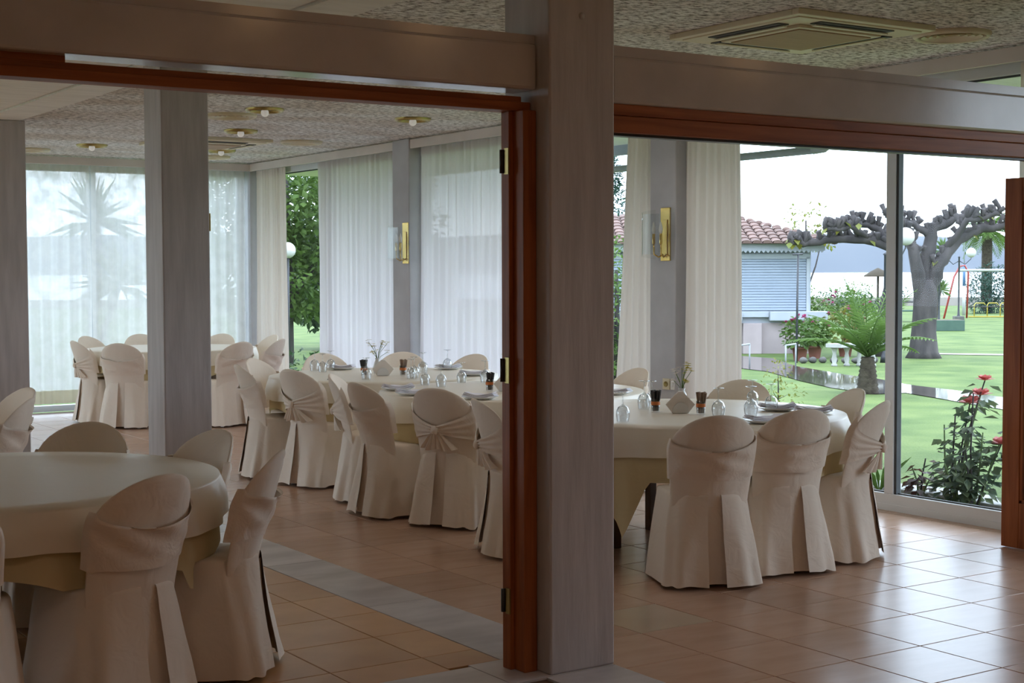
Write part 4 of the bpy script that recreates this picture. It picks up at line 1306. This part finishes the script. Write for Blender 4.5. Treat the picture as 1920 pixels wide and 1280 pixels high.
# pruned trees with knobbly crowns
def pruned(s, d, limbs, trunk, label, seed, leaves):
    rnd = random.Random(seed)
    r = empty('pruned_tree', G(s, d, GZ), GROT, label, 'tree', 'pruned trees')
    MB().tube([(p[0], p[1], p[2]) for p in trunk], [p[3] for p in trunk], 14).build('trunk', BARK, r)
    lf = MB()
    for L_ in limbs:
        pts = [Vector(p[:3]) for p in L_]
        rad = [p[3] for p in L_]
        fine, fr_ = [], []
        for i in range(len(pts) - 1):
            for k in range(4):
                t = k / 4
                fine.append(pts[i].lerp(pts[i + 1], t) + Vector((rnd.uniform(-.03, .03), rnd.uniform(-.03, .03), rnd.uniform(-.03, .03))))
                fr_.append((rad[i] * (1 - t) + rad[i + 1] * t) * rnd.uniform(.88, 1.15))
        fine.append(pts[-1]); fr_.append(rad[-1])
        b = MB().tube(fine, fr_, 9).build('limb', BARK, r)
        kb_ = MB()
        for i, p in enumerate(fine[3:]):
            for _ in range(3 if L_[-1][3] < .09 else 1):
                h = rnd.uniform(.08, .26)
                q = p + Vector((rnd.uniform(-.12, .12), rnd.uniform(-.1, .1), h))
                kb_.tube([p, (p + q) / 2 + Vector((rnd.uniform(-.05, .05), 0, 0)), q], [.045, .04, .055], 6)
                if rnd.random() < leaves:
                    a = rnd.uniform(0, 6.28)
                    lf.leaf(q + Vector((0, 0, -.1)), (math.cos(a), math.sin(a), -.8), (0, 0, 1), .20, .13)
        kb_.build('pruned_knobs', BARK, b, kind='stuff')
    lf.build('leaves', LY, r)
    return r
pruned(7.885, 28.4, [
    [(.05, 0, 1.05, .16), (.26, 0, 1.75, .13), (.66, .1, 2.30, .10), (1.15, .2, 2.47, .09), (1.9, .3, 2.55, .07)],
    [(.02, 0, 1.05, .17), (.08, .1, 1.95, .14), (.16, .1, 2.45, .10), (.62, .2, 2.66, .08), (1.4, .3, 2.72, .06)],
    [(-.04, 0, 1.0, .16), (-.20, -.1, 1.80, .12), (-.32, -.1, 2.35, .10), (-.62, -.1, 2.52, .08)],
    [(.14, .1, 2.35, .08), (-.25, .2, 2.60, .07), (-.70, .2, 2.74, .06)],
    [(.40, .1, 2.05, .07), (.72, -.3, 2.62, .06), (1.3, -.4, 2.74, .05)]],
    [(0, 0, -.02, .36), (0, 0, .12, .28), (.0, 0, .5, .235), (.02, 0, .95, .225), (.03, 0, 1.25, .23), (.03, 0, 1.5, .15)],
    'pruned tree with thick forked trunk and arching knobbly limbs on the lawn', 31, .10)
pruned(7.15, 29.0, [
    [(.30, 0, 1.55, .11), (.36, 0, 2.05, .10), (-.1, 0, 2.28, .09), (-.85, 0, 2.30, .08), (-1.40, 0, 2.20, .07), (-1.75, -.2, 2.22, .05)],
    [(.36, 0, 2.0, .09), (.05, .2, 2.48, .07), (-.40, .2, 2.62, .06), (-.80, .2, 2.46, .05)],
    [(-.2, 0, 2.3, .06), (-.6, -.3, 2.5, .05), (-1.1, -.3, 2.46, .05)]],
    [(0, 0, -.02, .17), (.04, 0, .4, .14), (.16, 0, 1.0, .13), (.31, 0, 1.6, .13)],
    'leaning pruned tree by the window mullion, its limbs reaching towards the kiosk roof', 32, .22)

# palms and yuccas
def frond(mb, base, a, el, l, w, droop, n=10, leaf_l=.2):
    base = Vector(base)
    d = Vector((math.cos(a) * math.cos(el), math.sin(a) * math.cos(el), math.sin(el)))
    p = base.copy(); pts = [p.copy()]
    for k in range(n):
        d = (d + Vector((0, 0, -droop / n))).normalized()
        p = p + d * l / n
        pts.append(p.copy())
    mb.tube(pts, [.012 * (1 - k / (n + 1)) + .003 for k in range(n + 1)], 5)
    for k in range(1, n + 1):
        t = k / n
        dd = (pts[k] - pts[k - 1]).normalized()
        sd = dd.cross(Vector((0, 0, 1)))
        sd = sd.normalized() if sd.length > 1e-4 else Vector((1, 0, 0))
        ll = leaf_l * (math.sin(PI * (.12 + .85 * t)) * .9 + .15)
        for sg in (-1, 1):
            for h in (0, .5):
                q = pts[k - 1].lerp(pts[k], h)
                mb.leaf(q, sd * sg + dd * .7 + Vector((0, 0, .25 - .5 * t)), (0, 0, 1), ll, w)
def palm(s, d, h, tr, nf, l, w, leaf_l, label, seed, droop=1.1, tz=None, m=LP, el0=.3, el1=1.35, cat='palm', taper=.10):
    rnd = random.Random(seed)
    r = empty('palm', G(s, d, GZ), 0, label, cat)
    pr = []
    for k in range(int(h / .06) + 2):
        z = min(h, k * .06)
        pr += [(tr * (1.10 - taper * z / h), z), (tr * (.96 - taper * z / h), min(h, z + .045))]
    MB().lathe(pr, 12).build('trunk', PBARK, r)
    for k in range(nf):
        a = k * 2.399 + rnd.uniform(-.2, .2)
        mb = MB()
        frond(mb, (0, 0, h), a, el0 + (el1 - el0) * (k / nf) ** .8, l * rnd.uniform(.8, 1.1), w, droop, 10, leaf_l)
        mb.build('frond', m, r)
    return r
palm(4.85, 20.2, .50, .15, 15, 1.15, .026, .26, 'young palm with stout trunk and bright arching fronds before the window mullion', 41, 1.0, el0=.55, el1=1.45, taper=.45)
palm(19.5, 61, 3.2, .22, 26, 1.7, .05, .42, 'tall palm rising behind the teal conifer hedge', 42, 1.5, el0=-.35)
def yucca(loc, heads, label, seed, l=.38):
    rnd = random.Random(seed)
    r = empty('yucca', loc, 0, label, 'yucca')
    for (x, y, z) in heads:
        MB().tube([(0, 0, 0), (x * .3, y * .3, z * .5), (x, y, z)], [.05, .04, .035], 7).build('stem', PBARK, r)
        hd = MB()
        for k in range(60):
            a = rnd.uniform(0, 6.283); e = rnd.uniform(-.5, 1.5)
            hd.leaf((x, y, z), (math.cos(a) * math.cos(e), math.sin(a) * math.cos(e), math.sin(e)), (0, 0, 1), l * rnd.uniform(.8, 1.15), .035)
        hd.build('leaf_rosette', LP, r)
    return r
yucca(G(13.3, 46.6), [(.32, 0, 2.3), (-.05, .1, 1.3), (.12, -.1, 1.05)], 'yucca with bare stems and spiky heads in the green planter', 51, .42)
yucca((6.25, 19.6, GZ), [(.1, .1, 2.35), (.5, .3, 1.5)], 'yucca with spiky head shadowed through the sheer curtain', 52, .62)
yucca((7.9, 20.2, GZ), [(-.1, .1, 2.05), (.4, .2, 1.2)], 'second yucca shadowed through the sheer curtain nearer the pillar', 53, .62)
shrub('garden_shrub', -8.45, 19.5, 0, [(0, 0, 1.0, .6, .7), (.3, .2, .5, .6, .5), (-.2, 0, 1.6, .4, .4)], 220, .16, .09, LG, 'leafy shrub shadowed through the left sheer curtain', 'shrub', .05, 54)
vine = empty('climbing_vine', (6.93, 17.02, GZ), 0, 'string of vine leaves hanging behind the sheer curtain by the corner', 'vine')
MB().tube([(0, 0, 0), (.02, 0, 1.4), (0, 0, 2.78)], .006, 6).build('stem', STEMG, vine)
for k in range(16):
    MB().leaf((0, 0, .7 + k * .13), (math.cos(k * 2.4), -.2, -.3), (0, 1, .1), .14, .12).build('leaf', LG, vine)

# geraniums in pots, bench, rails and other garden things
def potted(s, d, rad, h, fo, label, seed, flowers=10, m=LG):
    rnd = random.Random(seed)
    r = empty('potted_geranium', G(s, d), 0, label, 'potted plant')
    MB().lathe([(rad * .72, 0), (rad * .95, h * .85), (rad * 1.06, h * .86), (rad * 1.06, h), (rad * .9, h), (rad * .85, h * .9), (.001, h * .88)], 18, cap=False).build('pot', TERRA, r)
    mb = MB(); cloud(mb, (0, 0, h + fo * .8), fo, fo, fo * .9, 420, .10, .08, rnd, .1)
    mb.build('foliage', m, r)
    for k in range(flowers):
        a = rnd.uniform(0, 6.28); e = rnd.uniform(.1, 1.3)
        c = Vector((fo * math.cos(a) * math.cos(e), fo * math.sin(a) * math.cos(e), h + fo * .8 + fo * .95 * math.sin(e)))
        fm = MB()
        for j in range(12):
            b = rnd.uniform(0, 6.28); f = rnd.uniform(-.4, 1.4)
            fm.leaf(c, (math.cos(b) * math.cos(f), math.sin(b) * math.cos(f), math.sin(f)), (0, 0, 1), .055, .05)
        fm.build('flower_head', PINKF, r)
    return r
potted(5.36, 27.6, .15, .26, .34, 'pink geranium in a terracotta pot, nearest the kiosk rail', 61, 8)
potted(5.80, 28.4, .14, .24, .30, 'geranium in a darker terracotta pot next to the iron pole', 62, 5)
potted(6.52, 29.0, .15, .24, .42, 'yellowing bushy potted geranium behind the stone edging', 63, 6, LY)
potted(7.45, 32.8, .19, .46, .48, 'pink geranium in a tall terracotta pot behind the white bench', 64, 9)
potted(6.62, 33.2, .18, .42, .42, 'geranium in a shaded terracotta pot behind the white bench', 65, 5)
for k in range(8):
    rnd = random.Random(70 + k)
    m = MB().sphere((0, 0, 0), .075, 8, .8)
    m.v = [(p[0] * (1 + .25 * nz(p[0] * 9, p[1] * 9, p[2] * 9, k)), p[1], p[2] * (1 + .2 * nz(p[1] * 9, p[0] * 9, 0, k))) for p in m.v]
    o = m.build('edging_stone', STONEG, None, 'rough grey stone in the edging row by the geranium pots', 'stone', 'edging stones by the pots')
    o.location = G(5.28 + k * .185, 26.85 + .10 * math.sin(k), GZ + .055)
bench = empty('garden_bench', G(6.0, 26.0), GROT, 'white curved stone bench standing on the lawn', 'bench')
def seat_arc(z):
    out = []
    for k in range(13):
        a = R(35 + 110 * k / 12); out.append((.62 * math.cos(a), .62 * math.sin(a) - .40, z))
    inn = []
    for k in range(13):
        a = R(145 - 110 * k / 12); inn.append((.33 * math.cos(a), .33 * math.sin(a) - .40, z))
    return out + inn
b0, b1_ = seat_arc(.335), seat_arc(.40)
n = len(b0)
MB().add(b0 + b1_, [tuple(range(n))[::-1], tuple(range(n, 2 * n))] + [(a, (a + 1) % n, n + (a + 1) % n, n + a) for a in range(n)]).build('seat', STONEW, bench)
for (x, y) in ((-.34, .02), (-.10, .12), (.12, .12), (.34, .02)):
    MB().lathe([(.055, 0), (.055, .03), (.035, .05), (.05, .12), (.03, .22), (.045, .28), (.06, .30), (.06, .336)], 12, (x, y, 0)).build('leg', STONEW, bench)
for (s, d, lab) in ((4.02, 25.4, 'low metal rail left of the kiosk pier'), (4.82, 25.4, 'low metal rail right of the kiosk pier')):
    r_ = empty('hand_rail', G(s, d), GROT, lab, 'rail', 'kiosk rails')
    MB().tube([(-.13, 0, 0), (-.13, 0, .40)], .014, 8).build('post', GALV, r_)
    MB().tube([(-.13, 0, .40), (.10, .3, .41)], .016, 8).build('top_bar', GALV, r_)
    MB().tube([(.10, .3, 0), (.10, .3, .41)], .014, 8).build('post', GALV, r_)
ip = empty('iron_pole', G(5.18, 27.0), 0, 'thin dark iron pole beside the geranium pots', 'pole')
MB().tube([(0, 0, 0), (.03, 0, 1.97)], [.022, .018], 8).build('shaft', BLKMET, ip)
MB().tube([(-.10, 0, 1.97), (.14, 0, 1.98)], .016, 8).build('cross_bar', BLKMET, ip)
def lamp(loc, h, globes, label, base=True):
    r = empty('lamp_post', loc, GROT, label, 'lamp post')
    MB().lathe([(.09, .0), (.07, .12), (.04, .2), (.03, .5), (.028, h), (.05, h + .02), (.0005, h + .06)], 12).build('post', BLKMET, r)
    if base: MB().box(-.16, .16, -.16, .16, 0, .14, .02).build('plinth', STONEG, r)
    for (x, z, rad) in globes:
        if abs(x) > .01:
            MB().tube([(0, 0, h - .1), (x * .5, 0, h - .22), (x, 0, z - rad - .04), (x, 0, z - rad + .02)], .015, 7).build('arm', BLKMET, r)
        MB().sphere((x, 0, z), rad, 18).build('globe', GLOBE, r)
    return r
lamp(G(6.79, 27.0), 1.95, [(.36, 2.29, .165)], 'tall lamp post with a single large white globe by the window mullion', False)
lamp(G(15.05, 50), 2.10, [(-.40, 2.27, .165), (.40, 2.27, .165)], 'black lamp post with two white globes beside the swing')
lamp(G(12.95, 45), 1.75, [(-.02, 2.02, .155), (.14, 1.98, .15), (-.13, 1.70, .145)], 'lamp post with clustered white globes behind the pruned tree')
pn = empty('planter', G(12.1, 41.3), GROT, 'low dark green planter at the foot of the yuccas', 'planter')
MB().box(-.42, .42, -.3, .3, 0, .30, .01).build('box', GREENP, pn)
MB().box(-.38, .38, -.26, .26, .27, .305).build('earth', SOIL, pn)
swg = empty('swing_set', G(15.6, 52), GROT, 'playground swing with red legs, white top bar and yellow rail', 'swing')
MB().tube([(-.55, -.3, 0), (-.12, 0, 1.45), (.08, 0, 1.82), (.25, 0, 1.85), (.38, 0, 1.60), (.40, .2, 0)], .035, 8).build('end_frame', REDM, swg)
MB().tube([(2.75, -.3, 0), (2.4, 0, 1.7), (2.05, .3, 0)], .035, 8).build('end_frame', REDM, swg)
MB().tube([(0.05, 0, 1.68), (2.45, 0, 1.68)], .045, 8).build('top_bar', WHITEM, swg)
MB().tube([(.15, -.8, .08), (2.5, -.8, .08)], .028, 7).build('low_rail', YELM, swg)
MB().tube([(.15, -.8, .42), (2.5, -.8, .42)], .022, 7).build('seat_board', BARK, swg)
for k in range(5):
    x = .35 + k * .45
    MB().tube([(x, -.8, .05), (x, -.8, .48), (x + .05, -.8, .55), (x + .33, -.8, .55), (x + .38, -.8, .48)], .020, 7).build('hoop', YELM, swg)
bp_ = empty('beach_post', G(16.9, 55.5), 0, 'slim blue and white post behind the swing', 'post')
MB().tube([(0, 0, 0), (0, 0, 1.1)], .06, 8).build('lower_shaft', WHITEM, bp_)
MB().tube([(0, 0, 1.1), (0, 0, 1.9)], .055, 8).build('upper_shaft', BLUEM, bp_)
MB().tube([(0, 0, 1.9), (0, 0, 5.0)], .018, 8).build('mast', GALV, bp_)
pt_ = empty('picnic_table', G(13.0, 49), GROT, 'grey picnic table on the lawn behind the pruned tree', 'table')
MB().box(-.6, .6, -.3, .3, .62, .68, .01).build('top', STONEG, pt_)
MB().box(-.9, .9, -.75, -.5, .34, .39, .01).build('bench_board', GREENP, pt_)
for x in (-.4, .4):
    MB().box(x - .06, x + .06, -.2, .2, 0, .62, .01).build('leg', STONEG, pt_)
    MB().box(x - .04, x + .04, -.68, -.56, 0, .34).build('leg', GREENP, pt_)
th = empty('thatched_parasol', G(15.9, 64.5), 0, 'straw thatched beach parasol by the water', 'parasol')
MB().lathe([(.62, 1.42), (.60, 1.47), (.3, 1.66), (.02, 1.80)], 18).build('thatch', THATCH, th)
MB().tube([(0, 0, 0), (0, 0, 1.6)], .05, 8).build('post', PBARK, th)
struct('seawall', MB().box(-60, 60, -.2, .2, GZ, .28), PROM, 'low pale wall along the promenade', 'wall').location = G(20, 71, 0)
bpy.data.objects['seawall'].rotation_euler = (0, 0, GROT)

# ------------------------------------------------------------------ roses under the window
def rose_bush(x, y, stems, label, seed, leaf_m=LROSE, nl=26):
    rnd = random.Random(seed)
    r = empty('rose_bush', (x, y, GZ + .012), GROT, label, 'rose bush')
    for (dx, dy, h, fl) in stems:
        pts = [Vector((dx * .15, dy * .15, 0)), Vector((dx * .5 + rnd.uniform(-.02, .02), dy * .5, h * .5)), Vector((dx, dy, h))]
        st = MB().tube(pts, [.009, .007, .005], 7).build('stem', BARK if rnd.random() < .5 else STEMG, r)
        lf = MB()
        for k in range(nl):
            t = rnd.uniform(.12, .97)
            p = pts[0].lerp(pts[1], t * 2) if t < .5 else pts[1].lerp(pts[2], t * 2 - 1)
            a = rnd.uniform(0, 6.28)
            dr = Vector((math.cos(a), math.sin(a), rnd.uniform(-.5, .4)))
            q = p + dr * rnd.uniform(.02, .09)
            lf.leaf(q, dr + Vector((0, 0, -.3)), (rnd.uniform(-.6, .6), rnd.uniform(-.6, .6), 1), rnd.uniform(.07, .12), rnd.uniform(.05, .08))
        lf.build('leaves', leaf_m, st)
        if fl:
            c = pts[2]
            fm = MB()
            for ring, (nr, rr, el) in enumerate(((5, .052, .25), (5, .045, .7), (4, .034, 1.1), (3, .022, 1.4))):
                for k in range(nr):
                    a = k * 2 * PI / nr + ring * .6
                    fm.leaf(c, (math.cos(a) * math.cos(el), math.sin(a) * math.cos(el), math.sin(el)), (0, 0, 1), rr * fl, rr * 1.25 * fl)
            fm.build('bloom', CORAL, st)
    return r
rose_bush(8.50, 7.12, [(.03, 0, .62, 0), (-.04, .03, .55, 0), (.14, .02, .70, 2.2), (.22, .03, .76, 1.9), (.24, 0, .87, 1.5)], 'coral rose bush in full bloom below the garden window', 81)
rose_bush(8.42, 6.86, [(0, 0, .80, 0), (.08, .03, .52, 0), (-.05, 0, .4, 0), (.20, 0, .44, 1.9), (.26, 0, .62, 1.3)], 'leafy rose bush with a low coral bloom next to the brown door leaf', 82, LROSE, 34)
rose_bush(8.36, 6.93, [(-.1, 0, .30, 0), (-.02, .02, .34, 0), (.05, 0, .26, 0)], 'low grey green rose foliage between the two blooming rose bushes', 83, LROSE, 30)
rose_bush(8.50, 7.40, [(-.06, 0, .22, 0), (.04, 0, .28, 0), (.1, 0, .18, 0)], 'short rose shoots with reddish young leaves by the white kerb', 84, LR, 14)
bl = empty('blade_plant', (8.42, 7.72, GZ + .012), 0, 'clump of sword shaped leaves at the window mullion', 'plant')
for k in range(9):
    a = k * 2.4
    MB().leaf((0, 0, 0), (math.cos(a) * .7, math.sin(a) * .7, .9), (0, 0, 1), .26 + .05 * (k % 3), .03).build('blade', LG, bl)
